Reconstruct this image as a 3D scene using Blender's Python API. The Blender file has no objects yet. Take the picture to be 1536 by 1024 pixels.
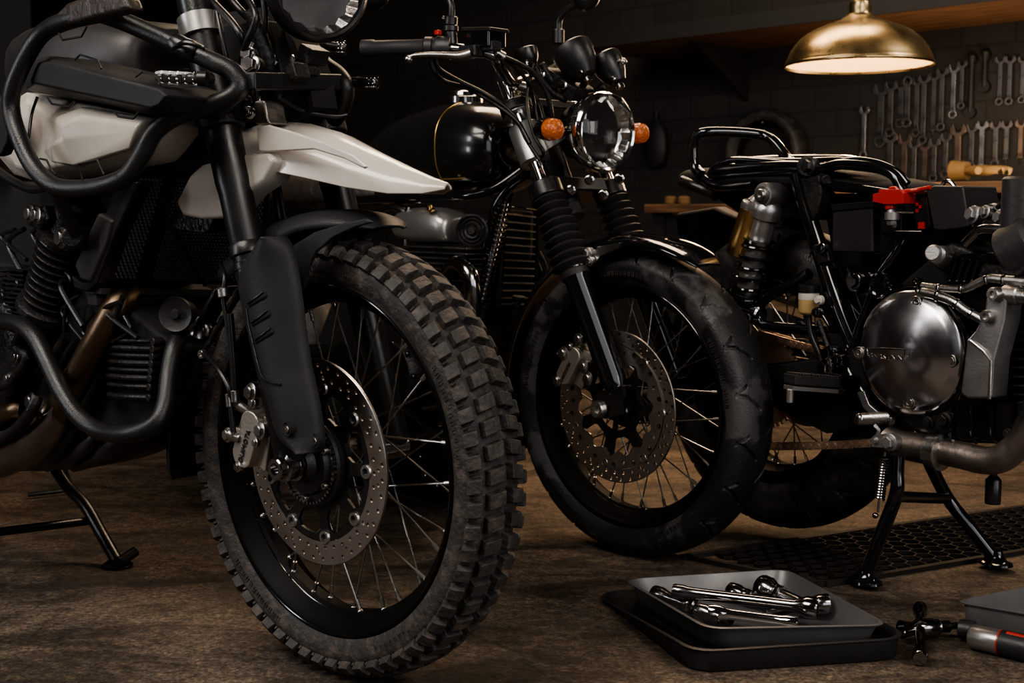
import bpy, bmesh, math, random
from math import sin, cos, pi, radians, atan, sqrt
from mathutils import Vector, Matrix
random.seed(7)
V = Vector
scene = bpy.context.scene
LINK = scene.collection.objects.link
NOISE = random.Random(3)

# ------------------------------------------------------------------ camera
CAM_H, FPX = .728, 1920.0
PITCH = atan(192 / FPX)
cd = bpy.data.cameras.new('camera')
cam = bpy.data.objects.new('camera', cd); LINK(cam)
cam.location = (0, 0, CAM_H)
cam.rotation_euler = (pi / 2 - PITCH, 0, 0)
cd.sensor_width = 36; cd.lens = 45
cd.clip_start = .05
cd.dof.use_dof = True; cd.dof.focus_distance = 2.15; cd.dof.aperture_fstop = 7.0
scene.camera = cam
_c, _s = cos(PITCH), sin(PITCH)

def ray(px, py):
    u = (px - 768) / FPX; v = (512 - py) / FPX
    return V((u, _c + v * _s, -_s + v * _c))

def G(px, py, z=0.0):                     # point of a horizontal plane
    d = ray(px, py); t = (z - CAM_H) / d.z
    return V((t * d.x, t * d.y, z))

def D(px, py, y):                         # point at depth y
    d = ray(px, py); t = y / d.y
    return V((t * d.x, y, CAM_H + t * d.z))

# ------------------------------------------------------------------ materials
def mat(name, col, rough=.5, metal=0., bump=0., bscale=60., var=0., vscale=8., coat=0., rvar=.0, trans=0., emis=None, es=0., dust=None, dustamt=0., spec=.5, dmin=.48, dmax=.72):
    m = bpy.data.materials.new(name); m.use_nodes = True
    nt = m.node_tree; N = nt.nodes; L = nt.links
    b = N['Principled BSDF']
    b.inputs['Base Color'].default_value = (*col, 1)
    b.inputs['Roughness'].default_value = rough
    b.inputs['Metallic'].default_value = metal
    b.inputs['Coat Weight'].default_value = coat
    b.inputs['Coat Roughness'].default_value = .08
    b.inputs['Specular IOR Level'].default_value = spec
    b.inputs['Transmission Weight'].default_value = trans
    if emis: b.inputs['Emission Color'].default_value = (*emis, 1); b.inputs['Emission Strength'].default_value = es
    tc = N.new('ShaderNodeTexCoord')
    def noise(sc, det=5):
        n = N.new('ShaderNodeTexNoise'); n.inputs['Scale'].default_value = sc; n.inputs['Detail'].default_value = det
        L.new(tc.outputs['Object'], n.inputs['Vector']); return n
    if var or dust:
        n = noise(vscale)
        cur = None
        if var:
            r = N.new('ShaderNodeMix'); r.data_type = 'RGBA'
            r.inputs['A'].default_value = (*[c * (1 - var) for c in col], 1)
            r.inputs['B'].default_value = (*[min(1, c * (1 + var)) for c in col], 1)
            L.new(n.outputs['Fac'], r.inputs['Factor']); cur = r.outputs['Result']
        if dust:
            n2 = noise(vscale * 2.3, 8)
            mr = N.new('ShaderNodeMapRange'); mr.inputs['From Min'].default_value = dmin; mr.inputs['From Max'].default_value = dmax
            mr.inputs['To Max'].default_value = dustamt
            L.new(n2.outputs['Fac'], mr.inputs['Value'])
            r2 = N.new('ShaderNodeMix'); r2.data_type = 'RGBA'
            r2.inputs['A'].default_value = (*col, 1); r2.inputs['B'].default_value = (*dust, 1)
            L.new(mr.outputs['Result'], r2.inputs['Factor'])
            if cur: L.new(cur, r2.inputs['A'])
            cur = r2.outputs['Result']
        L.new(cur, b.inputs['Base Color'])
    if rvar:
        n = noise(14, 8)
        mr = N.new('ShaderNodeMapRange'); mr.inputs['From Min'].default_value = .3; mr.inputs['From Max'].default_value = .7
        mr.inputs['To Min'].default_value = max(.03, rough - rvar); mr.inputs['To Max'].default_value = min(1, rough + rvar)
        L.new(n.outputs['Fac'], mr.inputs['Value']); L.new(mr.outputs['Result'], b.inputs['Roughness'])
    if bump:
        n = noise(bscale, 6)
        bp = N.new('ShaderNodeBump'); bp.inputs['Strength'].default_value = bump; bp.inputs['Distance'].default_value = .01
        L.new(n.outputs['Fac'], bp.inputs['Height']); L.new(bp.outputs['Normal'], b.inputs['Normal'])
    return m

class M: pass
M.knob = mat('dusty_rubber', (.032, .029, .027), .66, bump=.35, bscale=130, var=.35, vscale=20, dust=(.125, .098, .078), dustamt=.6)
M.rub = mat('tyre_rubber', (.017, .017, .017), .55, bump=.15, bscale=180, var=.3, vscale=18, dust=(.075, .065, .058), dustamt=.55, rvar=.12)
M.rub_scuffed = mat('scuffed_tyre_rubber', (.013, .013, .013), .52, bump=.15, bscale=160, var=.3, dust=(.085, .085, .085), dustamt=.6, vscale=4, rvar=.12, dmin=.53, dmax=.58)
M.softrub = mat('gaiter_rubber', (.022, .021, .021), .5, bump=.08, bscale=90, rvar=.1)
M.gloss = mat('gloss_black', (.006, .006, .007), .12, coat=.6, rvar=.05)
M.rimblk = mat('rim_black', (.004, .004, .0042), .5, spec=.10)
M.satin = mat('satin_black', (.010, .010, .0105), .33, bump=.05, bscale=300, rvar=.07)
M.tubeblk = mat('powder_black', (.011, .011, .0115), .38, bump=.12, bscale=400, rvar=.08)
M.plastic = mat('moulded_black', (.022, .022, .024), .48, spec=.25, bump=.12, bscale=500, rvar=.05)
M.dplastic = mat('dark_grain_plastic', (.017, .016, .016), .45, bump=.08, bscale=260, var=.2)
M.tankgrey = mat('matt_charcoal', (.020, .018, .0175), .5, var=.3, vscale=7, rvar=.1)
M.engblk = mat('engine_black', (.02, .02, .021), .4, metal=.4, bump=.25, bscale=120, rvar=.15, dust=(.06, .045, .03), dustamt=.4, vscale=16)
M.cavity = mat('cavity_black', (.004, .004, .004), .8)  # near-black, also stands in for shade in slots, recesses and holes
M.chrome = mat('chrome', (.72, .71, .70), .07, metal=1., rvar=.04)
M.dchrome = mat('dark_chrome', (.30, .29, .29), .16, metal=1., rvar=.08)
M.steel = mat('brushed_steel', (.42, .40, .38), .30, metal=1., bump=.05, bscale=200, rvar=.1)
M.disc = mat('disc_steel', (.40, .36, .33), .34, metal=1., bump=.06, bscale=90, rvar=.1, var=.15, vscale=12)
M.alu = mat('cast_alloy', (.34, .33, .33), .40, metal=.9, bump=.07, bscale=260, rvar=.1, var=.2)
M.polish = mat('polished_alloy', (.55, .55, .58), .20, metal=1., bump=.02, bscale=30, rvar=.05)
M.caliper = mat('caliper_alloy', (.46, .42, .37), .36, metal=.8, bump=.1, bscale=300)
M.gold = mat('anodised_gold', (.62, .40, .17), .27, metal=1., rvar=.08)
M.bronze = mat('heat_blued_pipe', (.15, .105, .07), .38, metal=1., var=.4, vscale=6, rvar=.12, bump=.06, bscale=60)
M.pipe = mat('weathered_steel_pipe', (.27, .235, .21), .4, metal=1., var=.35, vscale=9, rvar=.12, bump=.12, bscale=60)
M.chain = mat('rusty_chain', (.44, .30, .22), .40, metal=.7, var=.5, vscale=40, bump=.2)
M.white = mat('ivory_paint', (.54, .50, .445), .24, coat=.5, var=.07, vscale=5, rvar=.06, dust=(.36, .27, .19), dustamt=.35)
M.amber = mat('amber_lens', (.75, .16, .01), .15, trans=.5, coat=.5, bump=.5, bscale=220, emis=(1, .25, .02), es=.03)
def thin_glass(name, tint, k=1.5):
    m = bpy.data.materials.new(name); m.use_nodes = True; nt = m.node_tree; N = nt.nodes; L = nt.links
    N.remove(N['Principled BSDF']); out = N['Material Output']
    t = N.new('ShaderNodeBsdfTransparent'); t.inputs['Color'].default_value = (*tint, 1)
    g = N.new('ShaderNodeBsdfGlossy'); g.inputs['Roughness'].default_value = .05
    f = N.new('ShaderNodeLayerWeight'); f.inputs['Blend'].default_value = .5
    pw = N.new('ShaderNodeMath'); pw.operation = 'POWER'; pw.inputs[1].default_value = 3; L.new(f.outputs['Facing'], pw.inputs[0])
    ma = N.new('ShaderNodeMath'); ma.operation = 'MULTIPLY_ADD'; ma.inputs[1].default_value = .5; ma.inputs[2].default_value = .05; L.new(pw.outputs[0], ma.inputs[0])
    mx = N.new('ShaderNodeMixShader'); L.new(ma.outputs[0], mx.inputs['Fac']); L.new(t.outputs['BSDF'], mx.inputs[1]); L.new(g.outputs['BSDF'], mx.inputs[2])
    L.new(mx.outputs['Shader'], out.inputs['Surface']); return m
M.lens = thin_glass('clear_lens', (.93, .93, .93))
M.reflector = mat('lamp_reflector', (.86, .84, .81), .17, metal=1., bump=.12, bscale=22)
M.tankblk = mat('tank_black', (.010, .010, .0105), .20, coat=.5, rvar=.08)
M.alusmooth = mat('satin_alloy', (.40, .39, .38), .34, metal=.85, bump=.03, bscale=300, rvar=.06)
M.smoke = mat('smoked_lens', (.05, .05, .05), .15, metal=.3, bump=.3, bscale=120)
M.red = mat('red_plastic', (.42, .02, .012), .32, coat=.3)
M.fluid = mat('brake_fluid_cup', (.52, .36, .16), .3, trans=.25)
M.cupwhite = mat('cup_white', (.5, .46, .4), .35)
M.brass = mat('antique_brass', (.40, .30, .16), .30, metal=1., rvar=.08, var=.18, vscale=5)
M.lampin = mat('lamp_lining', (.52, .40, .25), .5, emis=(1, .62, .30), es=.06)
M.bulb = mat('lit_bulb', (1, .9, .7), .4, emis=(1, .72, .40), es=8)
M.leather = mat('worn_leather', (.028, .021, .017), .45, bump=.5, bscale=40, var=.4)
M.tray = mat('dull_sheet_metal', (.15, .148, .15), .45, metal=.4, bump=.06, bscale=50, var=.2, vscale=6, rvar=.1)
M.trayblk = mat('black_tray_plastic', (.018, .018, .02), .45, bump=.08, bscale=200, rvar=.06)
M.pin = mat('gold_pinstripe', (.50, .30, .08), .3, metal=.7)
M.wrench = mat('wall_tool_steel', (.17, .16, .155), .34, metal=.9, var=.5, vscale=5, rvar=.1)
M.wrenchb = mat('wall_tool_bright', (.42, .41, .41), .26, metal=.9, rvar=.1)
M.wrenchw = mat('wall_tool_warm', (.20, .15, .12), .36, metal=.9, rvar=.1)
M.blktool = mat('black_tool', (.008, .008, .008), .6)
M.glove = mat('yellow_leather', (.10, .062, .02), .8, bump=.3)
M.matrub = mat('mat_rubber', (.022, .018, .015), .65, spec=.3)
M.matpit = mat('mat_cell_shade', (.002, .002, .002), .95, spec=0)  # near-black puts the shade of the holes into the colour
M.ink = mat('lettering_black', (.01, .01, .01), .5)
M.whitepc = mat('white_mark', (.4, .4, .4), .5)
M.grill = mat('radiator_grille', (.38, .38, .40), .3, metal=.8)

def wood_mat():
    m = mat('shelf_wood', (.13, .062, .026), .55)
    nt = m.node_tree; N = nt.nodes; L = nt.links; b = N['Principled BSDF']
    tc = N.new('ShaderNodeTexCoord'); mp = N.new('ShaderNodeMapping'); mp.inputs['Scale'].default_value = (1.5, 22, 22)
    n = N.new('ShaderNodeTexNoise'); n.inputs['Scale'].default_value = 3; n.inputs['Detail'].default_value = 6
    r = N.new('ShaderNodeValToRGB'); r.color_ramp.elements[0].color = (.050, .025, .012, 1); r.color_ramp.elements[1].color = (.16, .085, .042, 1)
    r.color_ramp.elements[0].position = .35; r.color_ramp.elements[1].position = .7
    L.new(tc.outputs['Object'], mp.inputs['Vector']); L.new(mp.outputs['Vector'], n.inputs['Vector'])
    L.new(n.outputs['Fac'], r.inputs['Fac']); L.new(r.outputs['Color'], b.inputs['Base Color'])
    return m
M.wood = wood_mat()

def floor_mat():
    m = mat('stained_concrete', (.08, .06, .045), .6)
    nt = m.node_tree; N = nt.nodes; L = nt.links; b = N['Principled BSDF']
    tc = N.new('ShaderNodeTexCoord')
    def noi(sc, det, rough=.55, vec=None, dist=0):
        n = N.new('ShaderNodeTexNoise'); n.inputs['Scale'].default_value = sc; n.inputs['Detail'].default_value = det
        n.inputs['Roughness'].default_value = rough; n.inputs['Distortion'].default_value = dist
        L.new(vec or tc.outputs['Object'], n.inputs['Vector']); return n.outputs['Fac']
    def ramp(fac, pts):
        r = N.new('ShaderNodeValToRGB'); e = r.color_ramp.elements
        e[0].position, e[0].color = pts[0][0], (*pts[0][1], 1); e[1].position, e[1].color = pts[-1][0], (*pts[-1][1], 1)
        for p, c in pts[1:-1]:
            k = e.new(p); k.color = (*c, 1)
        L.new(fac, r.inputs['Fac']); return r.outputs['Color']
    mp = N.new('ShaderNodeMapping'); mp.inputs['Scale'].default_value = (1, 2.2, 1); mp.inputs['Rotation'].default_value = (0, 0, .15)
    L.new(tc.outputs['Object'], mp.inputs['Vector'])
    big = ramp(noi(1.6, 6, .62, mp.outputs['Vector'], .6), [(.32, (.060, .045, .035)), (.47, (.118, .090, .068)), (.60, (.162, .124, .092)), (.74, (.215, .166, .124))])
    fine = ramp(noi(38, 8, .75), [(.38, (.42, .40, .38)), (.5, (.92, .91, .89)), (.62, (1.5, 1.44, 1.36))])
    mx = N.new('ShaderNodeMix'); mx.data_type = 'RGBA'; mx.blend_type = 'MULTIPLY'; mx.inputs['Factor'].default_value = .85
    L.new(big, mx.inputs['A']); L.new(fine, mx.inputs['B'])
    grain = ramp(noi(115, 7, .8), [(.40, (.34, .33, .32)), (.5, (.95, .95, .94)), (.60, (1.95, 1.88, 1.78))])
    mg = N.new('ShaderNodeMix'); mg.data_type = 'RGBA'; mg.blend_type = 'MULTIPLY'; mg.inputs['Factor'].default_value = .8
    L.new(mx.outputs['Result'], mg.inputs['A']); L.new(grain, mg.inputs['B']); mx = mg
    # dark oil blotches
    oil = ramp(noi(3.1, 5, .6, mp.outputs['Vector'], 1.0), [(.40, (.42, .40, .38)), (.52, (1, 1, 1)), (1, (1, 1, 1))])
    mx2 = N.new('ShaderNodeMix'); mx2.data_type = 'RGBA'; mx2.blend_type = 'MULTIPLY'; mx2.inputs['Factor'].default_value = 1
    L.new(mx.outputs['Result'], mx2.inputs['A']); L.new(oil, mx2.inputs['B'])
    # cracks between slabs
    vo = N.new('ShaderNodeTexVoronoi'); vo.feature = 'DISTANCE_TO_EDGE'; vo.inputs['Scale'].default_value = .42
    ad = N.new('ShaderNodeMixRGB'); ad.blend_type = 'ADD'; ad.inputs['Fac'].default_value = .10
    nn = N.new('ShaderNodeTexNoise'); nn.inputs['Scale'].default_value = 7; nn.inputs['Detail'].default_value = 6
    L.new(tc.outputs['Object'], nn.inputs['Vector']); L.new(tc.outputs['Object'], ad.inputs['Color1']); L.new(nn.outputs['Color'], ad.inputs['Color2'])
    L.new(ad.outputs['Color'], vo.inputs['Vector'])
    cr = ramp(vo.outputs['Distance'], [(0, (.5, .47, .45)), (.0012, (.7, .68, .66)), (.003, (1, 1, 1)), (1, (1, 1, 1))])
    mx3 = N.new('ShaderNodeMix'); mx3.data_type = 'RGBA'; mx3.blend_type = 'MULTIPLY'; mx3.inputs['Factor'].default_value = 1
    L.new(mx2.outputs['Result'], mx3.inputs['A']); L.new(cr, mx3.inputs['B'])
    L.new(mx3.outputs['Result'], b.inputs['Base Color'])
    ro = N.new('ShaderNodeMapRange'); ro.inputs['To Min'].default_value = .38; ro.inputs['To Max'].default_value = .78
    L.new(noi(5, 6), ro.inputs['Value']); L.new(ro.outputs['Result'], b.inputs['Roughness'])
    bp = N.new('ShaderNodeBump'); bp.inputs['Strength'].default_value = .8; bp.inputs['Distance'].default_value = .008
    L.new(noi(120, 9, .75), bp.inputs['Height'])
    bp2 = N.new('ShaderNodeBump'); bp2.inputs['Strength'].default_value = .35; bp2.inputs['Distance'].default_value = .02
    L.new(noi(6, 5), bp2.inputs['Height']); L.new(bp.outputs['Normal'], bp2.inputs['Normal'])
    L.new(bp2.outputs['Normal'], b.inputs['Normal'])
    return m
M.floor = floor_mat()

def wall_mat():
    m = mat('painted_block_wall', (.03, .028, .027), .75)
    nt = m.node_tree; N = nt.nodes; L = nt.links; b = N['Principled BSDF']
    tc = N.new('ShaderNodeTexCoord'); mp = N.new('ShaderNodeMapping'); mp.inputs['Rotation'].default_value = (pi / 2, 0, 0)
    br = N.new('ShaderNodeTexBrick'); br.inputs['Scale'].default_value = 2.4
    br.inputs['Color1'].default_value = (.017, .0155, .0145, 1); br.inputs['Color2'].default_value = (.013, .012, .011, 1); br.inputs['Mortar'].default_value = (.008, .007, .007, 1)
    br.inputs['Mortar Size'].default_value = .012
    L.new(tc.outputs['Object'], mp.inputs['Vector']); L.new(mp.outputs['Vector'], br.inputs['Vector'])
    n = N.new('ShaderNodeTexNoise'); n.inputs['Scale'].default_value = 3; n.inputs['Detail'].default_value = 6
    L.new(tc.outputs['Object'], n.inputs['Vector'])
    mr = N.new('ShaderNodeMapRange'); mr.inputs['To Min'].default_value = .5; mr.inputs['To Max'].default_value = 1.5
    L.new(n.outputs['Fac'], mr.inputs['Value'])
    mx = N.new('ShaderNodeMix'); mx.data_type = 'RGBA'; mx.blend_type = 'MULTIPLY'; mx.inputs['Factor'].default_value = 1
    L.new(br.outputs['Color'], mx.inputs['A']); L.new(mr.outputs['Result'], mx.inputs['B'])
    L.new(mx.outputs['Result'], b.inputs['Base Color'])
    bp = N.new('ShaderNodeBump'); bp.inputs['Strength'].default_value = .4; bp.inputs['Distance'].default_value = .01
    L.new(br.outputs['Fac'], bp.inputs['Height']); bp.invert = True
    L.new(bp.outputs['Normal'], b.inputs['Normal'])
    return m
M.wall = wall_mat()

# ------------------------------------------------------------------ mesh helpers
def crom(pts, k=6, closed=False):
    pts = [V(p) for p in pts]; n = len(pts)
    if n < 3: return pts
    out = []
    rng = n if closed else n - 1
    for i in range(rng):
        if closed: p0, p1, p2, p3 = pts[i - 1], pts[i], pts[(i + 1) % n], pts[(i + 2) % n]
        else: p0, p1, p2, p3 = pts[max(i - 1, 0)], pts[i], pts[i + 1], pts[min(i + 2, n - 1)]
        for j in range(k):
            t = j / k
            out.append(.5 * ((2 * p1) + (p2 - p0) * t + (2 * p0 - 5 * p1 + 4 * p2 - p3) * t * t + (3 * p1 - p0 - 3 * p2 + p3) * t ** 3))
    if not closed: out.append(pts[-1])
    return out

def basis(ax):
    ax = V(ax).normalized()
    u = V((0, 0, 1)) if abs(ax.z) < .9 else V((1, 0, 0))
    u = (u - ax * u.dot(ax)).normalized()
    return ax, u, ax.cross(u)

SPLIT = {k + 's': k for k in 'hub_bolt guard_bolt caliper_bolt engine_bolt disc_bobbin frame_bolt cover_bolt crankcase_bolt yoke_bolt bracket_bolt wire_hook vent_slot_shade case_rib bracket_bolt yoke_fitting control_cable seat_fastener radiator_rib cover_rib fin'.split()}
for k in 'case_lug side_stand fork_clamp_ring frame_gusset front_axle shelf_bracket drive_chain hose_fitting pipe_union headlight_bracket frame_plate wiring hose_clip oil_hose cable_adjuster crankcase_cover'.split(): SPLIT[k] = k
class MB:
    def __init__(s): s.v = []; s.f = []; s.sm = []
    def add(s, vs, fs, smooth=True):
        o = len(s.v); s.v += [tuple(p) for p in vs]
        for f in fs: s.f.append([i + o for i in f]); s.sm.append(smooth)
        return s
    def rings(s, rings, closed=False, caps=True, smooth=True, wrap=True):
        n = len(rings[0]); vs = [p for r in rings for p in r]; fs = []
        m = len(rings)
        for i in range(m if closed else m - 1):
            a = i * n; b = ((i + 1) % m) * n
            for j in range(n if wrap else n - 1):
                k = (j + 1) % n
                fs.append((a + j, a + k, b + k, b + j))
        s.add(vs, fs, smooth)
        if caps and not closed and wrap:
            o = len(s.v) - len(vs)
            s.f.append([o + j for j in range(n)][::-1]); s.sm.append(False)
            s.f.append([o + (m - 1) * n + j for j in range(n)]); s.sm.append(False)
        return s
    def tube(s, pts, r, n=14, k=6, closed=False, smooth=True, flat=None):
        q = crom(pts, k, closed) if smooth else [V(p) for p in pts]
        m = len(q)
        def rad(i):
            if not hasattr(r, '__len__'): return r
            t = i / max(1, m - 1) * (len(r) - 1); a = int(min(t, len(r) - 2)); return r[a] + (r[a + 1] - r[a]) * (t - a)
        tan = []
        for i in range(m):
            if closed: d = q[(i + 1) % m] - q[i - 1]
            else: d = q[min(i + 1, m - 1)] - q[max(i - 1, 0)]
            tan.append(d.normalized() if d.length > 1e-9 else V((1, 0, 0)))
        _, u, w = basis(tan[0]); rs = []
        for i in range(m):
            if i:
                u = (u - tan[i] * u.dot(tan[i])).normalized(); w = tan[i].cross(u)
            R = rad(i)
            rs.append([q[i] + R * (cos(2 * pi * j / n) * u + sin(2 * pi * j / n) * w) for j in range(n)])
        return s.rings(rs, closed)
    def lathe(s, o, ax, prof, n=28, closed=False, caps=True, ph=0, smooth=True, sq=1.):   # prof: (radius, height along axis)
        ax, u, w = basis(ax); o = V(o)
        rs = [[o + ax * h + r * (cos(ph + 2 * pi * j / n) * u + sq * sin(ph + 2 * pi * j / n) * w) for j in range(n)] for r, h in prof]
        return s.rings(rs, closed, caps, smooth)
    def cyl(s, a, b, r, r2=None, n=20, ch=None):
        a = V(a); b = V(b); h = (b - a).length; r2 = r if r2 is None else r2
        c = min(r, r2, h) * .15 if ch is None else ch
        return s.lathe(a, b - a, [(r - c, 0), (r, c), (r2, h - c), (r2 - c, h)], n)
    def box(s, c, size, rot=None, taper=1.):
        c = V(c); hx, hy, hz = [q / 2 for q in size]
        R = rot or Matrix.Identity(3)
        vs = [c + R @ V((x * hx * (taper if z > 0 else 1), y * hy * (taper if z > 0 else 1), z * hz)) for z in (-1, 1) for x, y in ((-1, -1), (1, -1), (1, 1), (-1, 1))]
        return s.add(vs, [(3, 2, 1, 0), (4, 5, 6, 7), (0, 1, 5, 4), (1, 2, 6, 5), (2, 3, 7, 6), (3, 0, 4, 7)], False)
    def prism(s, poly, off, smooth=False):
        n = len(poly); off = V(off); vs = [V(p) for p in poly] + [V(p) + off for p in poly]
        fs = [list(range(n))[::-1], [i + n for i in range(n)]] + [(i, (i + 1) % n, (i + 1) % n + n, i + n) for i in range(n)]
        return s.add(vs, fs, smooth)
    def sphere(s, c, r, n=16, sc=(1, 1, 1)):
        c = V(c); rs = []
        for i in range(n // 2 + 1):
            t = -pi / 2 + pi * i / (n // 2); rr = max(cos(t), 1e-3)
            rs.append([c + V((r * rr * cos(2 * pi * j / n) * sc[0], r * rr * sin(2 * pi * j / n) * sc[1], r * sin(t) * sc[2])) for j in range(n)])
        return s.rings(rs)
    def spring(s, a, b, R, r, turns, n=8, k=14, R2=None):
        a = V(a); b = V(b); ax, u, w = basis(b - a); h = (b - a).length; R2 = R2 or R
        m = int(turns * k)
        return s.tube([a + ax * h * i / m + (R + (R2 - R) * i / m) * (cos(2 * pi * i / k) * u + sin(2 * pi * i / k) * w) for i in range(m + 1)], r, n, smooth=False)
    def bolt(s, c, d, r, h=None):
        h = h or r * .7
        return s.lathe(c, d, [(r, -h), (r, h * .6), (r * .85, h), (r * .5, h), (r * .45, h * .35), (.0005, h * .35)], 14)
    def hex(s, c, d, r, h=None, washer=True):
        h = h or r
        if washer: s.lathe(c, d, [(r * 1.35, -h), (r * 1.35, h * .15), (r * 1.2, h * .25)], 16)
        return s.lathe(c, d, [(r, 0), (r, h * .85), (r * .85, h)], 6, smooth=False)
    def mesh(s, name='m'):
        me = bpy.data.meshes.new(name); me.from_pydata(s.v, [], s.f)
        me.polygons.foreach_set('use_smooth', s.sm); me.validate(); me.update(); me.set_sharp_from_angle(angle=radians(42))
        return me
    def pieces(s):
        n = len(s.v); par = list(range(n))
        def find(i):
            while par[i] != i: par[i] = par[par[i]]; i = par[i]
            return i
        for f in s.f:
            a = find(f[0])
            for k in f[1:]: par[find(k)] = a
        comp = {}
        for i in range(n): comp.setdefault(find(i), []).append(i)
        boxes = []
        for c, ids in comp.items():
            lo = [min(s.v[i][k] for i in ids) - .0008 for k in range(3)]; hi = [max(s.v[i][k] for i in ids) + .0008 for k in range(3)]
            boxes.append([lo, hi, {c}])
        again = True
        while again:
            again = False; out = []
            for b_ in boxes:
                for o in out:
                    if all(o[0][k] <= b_[1][k] and b_[0][k] <= o[1][k] for k in range(3)):
                        o[0] = [min(o[0][k], b_[0][k]) for k in range(3)]; o[1] = [max(o[1][k], b_[1][k]) for k in range(3)]; o[2] |= b_[2]; again = True; break
                else: out.append(b_)
            boxes = out
        res = []
        for _, _, cs in boxes:
            m = MB(); mp = {}
            for f, q in zip(s.f, s.sm):
                if find(f[0]) in cs:
                    for i in f:
                        if i not in mp: mp[i] = len(m.v); m.v.append(s.v[i])
                    m.f.append([mp[i] for i in f]); m.sm.append(q)
            res.append(m)
        return res
    def build(s, name, m, parent=None, **kw):
        if name in SPLIT and kw.get('me') is None:
            o = None
            for q in s.pieces(): o = q.build1(SPLIT[name], m, parent, **kw)
            return o
        return s.build1(name, m, parent, **kw)
    def build1(s, name, m, parent=None, bevel=0, fix=True, solid=0, sub=0, label=None, loc=None, seg=2, me=None, weld=False):
        me = me or s.mesh(name)
        if weld:
            bm = bmesh.new(); bm.from_mesh(me); bmesh.ops.remove_doubles(bm, verts=bm.verts, dist=1e-4); bm.to_mesh(me); bm.free()
        if fix:
            bm = bmesh.new(); bm.from_mesh(me); bmesh.ops.recalc_face_normals(bm, faces=bm.faces); bm.to_mesh(me); bm.free()
        for x in (m if isinstance(m, (list, tuple)) else [m]): me.materials.append(x)
        o = bpy.data.objects.new(name, me); LINK(o)
        if parent: o.parent = parent
        if loc is not None: o.location = loc
        if solid: q = o.modifiers.new('solid', 'SOLIDIFY'); q.thickness = solid; q.offset = 0
        if sub: q = o.modifiers.new('sub', 'SUBSURF'); q.levels = q.render_levels = sub
        if bevel:
            q = o.modifiers.new('bevel', 'BEVEL'); q.width = bevel; q.segments = seg; q.limit_method = 'ANGLE'; q.angle_limit = radians(38)
            q.harden_normals = True
        if label: o['label'] = label
        return o

def thing(name, label, cat, loc=(0, 0, 0), rz=0, group=None):
    o = bpy.data.objects.new(name, None); LINK(o); o.location = loc; o.rotation_euler = (0, 0, rz); o.empty_display_size = .05
    o['label'] = label; o['category'] = cat
    if group: o['group'] = group
    return o
def tag(o, label, cat, group=None):
    o['label'] = label; o['category'] = cat
    if group: o['group'] = group
    return o

def flat(me):
    me.polygons.foreach_set('use_smooth', [False] * len(me.polygons)); return me
def cut(a, b):                            # mesh a minus mesh b, both as mesh data
    oa = bpy.data.objects.new('cut_a', a); ob = bpy.data.objects.new('cut_b', b); LINK(oa); LINK(ob)
    q = oa.modifiers.new('b', 'BOOLEAN'); q.operation = 'DIFFERENCE'; q.solver = 'EXACT'; q.object = ob
    bpy.context.view_layer.update()
    dg = bpy.context.evaluated_depsgraph_get()
    me = bpy.data.meshes.new_from_object(oa.evaluated_get(dg))
    bpy.data.objects.remove(oa); bpy.data.objects.remove(ob)
    return flat(me)

def text(mb, string, org, xd, yd, size, depth, fit=None, flat=0):
    cu = bpy.data.curves.new('lettering', 'FONT'); cu.body = string; cu.size = 1; cu.extrude = .02; cu.resolution_u = 3
    ob = bpy.data.objects.new('lettering', cu); LINK(ob)
    me = bpy.data.meshes.new_from_object(ob)
    bpy.data.objects.remove(ob)
    xs = [v.co.x for v in me.vertices]; w = max(xs) - min(xs); x0 = min(xs)
    k = (fit / w) if fit else size
    xd = V(xd).normalized(); yd = V(yd).normalized(); nd = xd.cross(yd); org = V(org)
    vs = [org + xd * (v.co.x - x0) * k + yd * v.co.y * size + nd * (v.co.z / .02) * depth for v in me.vertices]
    mb.add(vs, [list(p.vertices) for p in me.polygons], False)
    bpy.data.meshes.remove(me)

class Bike:
    def __init__(s, name, label, O, th):
        s.O = O; s.th = th; s.f = V((cos(th), -sin(th), 0)); s.l = V((sin(th), cos(th), 0))
        s.root = thing(name, label, 'motorcycle', (O[0], O[1], 0), -th)
    def p(s, px, py=None, lat=None):
        if py is None: px, py, lat = px
        d = ray(px, py); ox, oy = s.O
        t = (lat + ox * s.l.x + oy * s.l.y) / (d.x * s.l.x + d.y * s.l.y)
        X = V((t * d.x - ox, t * d.y - oy, 0))
        return V((X.dot(s.f), lat, CAM_H + t * d.z))
    def px(s, q):                         # where a point of the bike appears
        X = s.O[0] + q.x * s.f.x + q.y * s.l.x; Y = s.O[1] + q.x * s.f.y + q.y * s.l.y; Z = q.z - CAM_H
        d = Y * _c - Z * _s; u = Y * _s + Z * _c
        return 768 + FPX * X / d, 512 - FPX * u / d
    def w(s, W):                          # world point to bike frame
        X = V((W[0] - s.O[0], W[1] - s.O[1], 0)); return V((X.dot(s.f), X.dot(s.l), W[2]))
    def P(s, pts, lat=None):
        return [s.p(*q) if lat is None or len(q) == 3 else s.p(q[0], q[1], lat) for q in pts]
    def tube(s, name, m, pts, r, parent=None, lat=None, **kw):
        lab = kw.pop('label', None)
        return MB().tube(s.P(pts, lat), r, **kw).build(name, m, parent or s.root, label=lab)
    def plate(s, name, m, pts, lat, th, parent=None, bevel=.003, label=None, seg=2):
        return MB().prism(s.P(pts, lat), (0, th, 0)).build(name, m, parent or s.root, bevel=bevel, label=label, seg=seg)
    def cyl(s, name, m, a, b, r, r2=None, parent=None, n=24):
        return MB().cyl(s.p(*a), s.p(*b), r, r2, n).build(name, m, parent or s.root)

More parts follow.
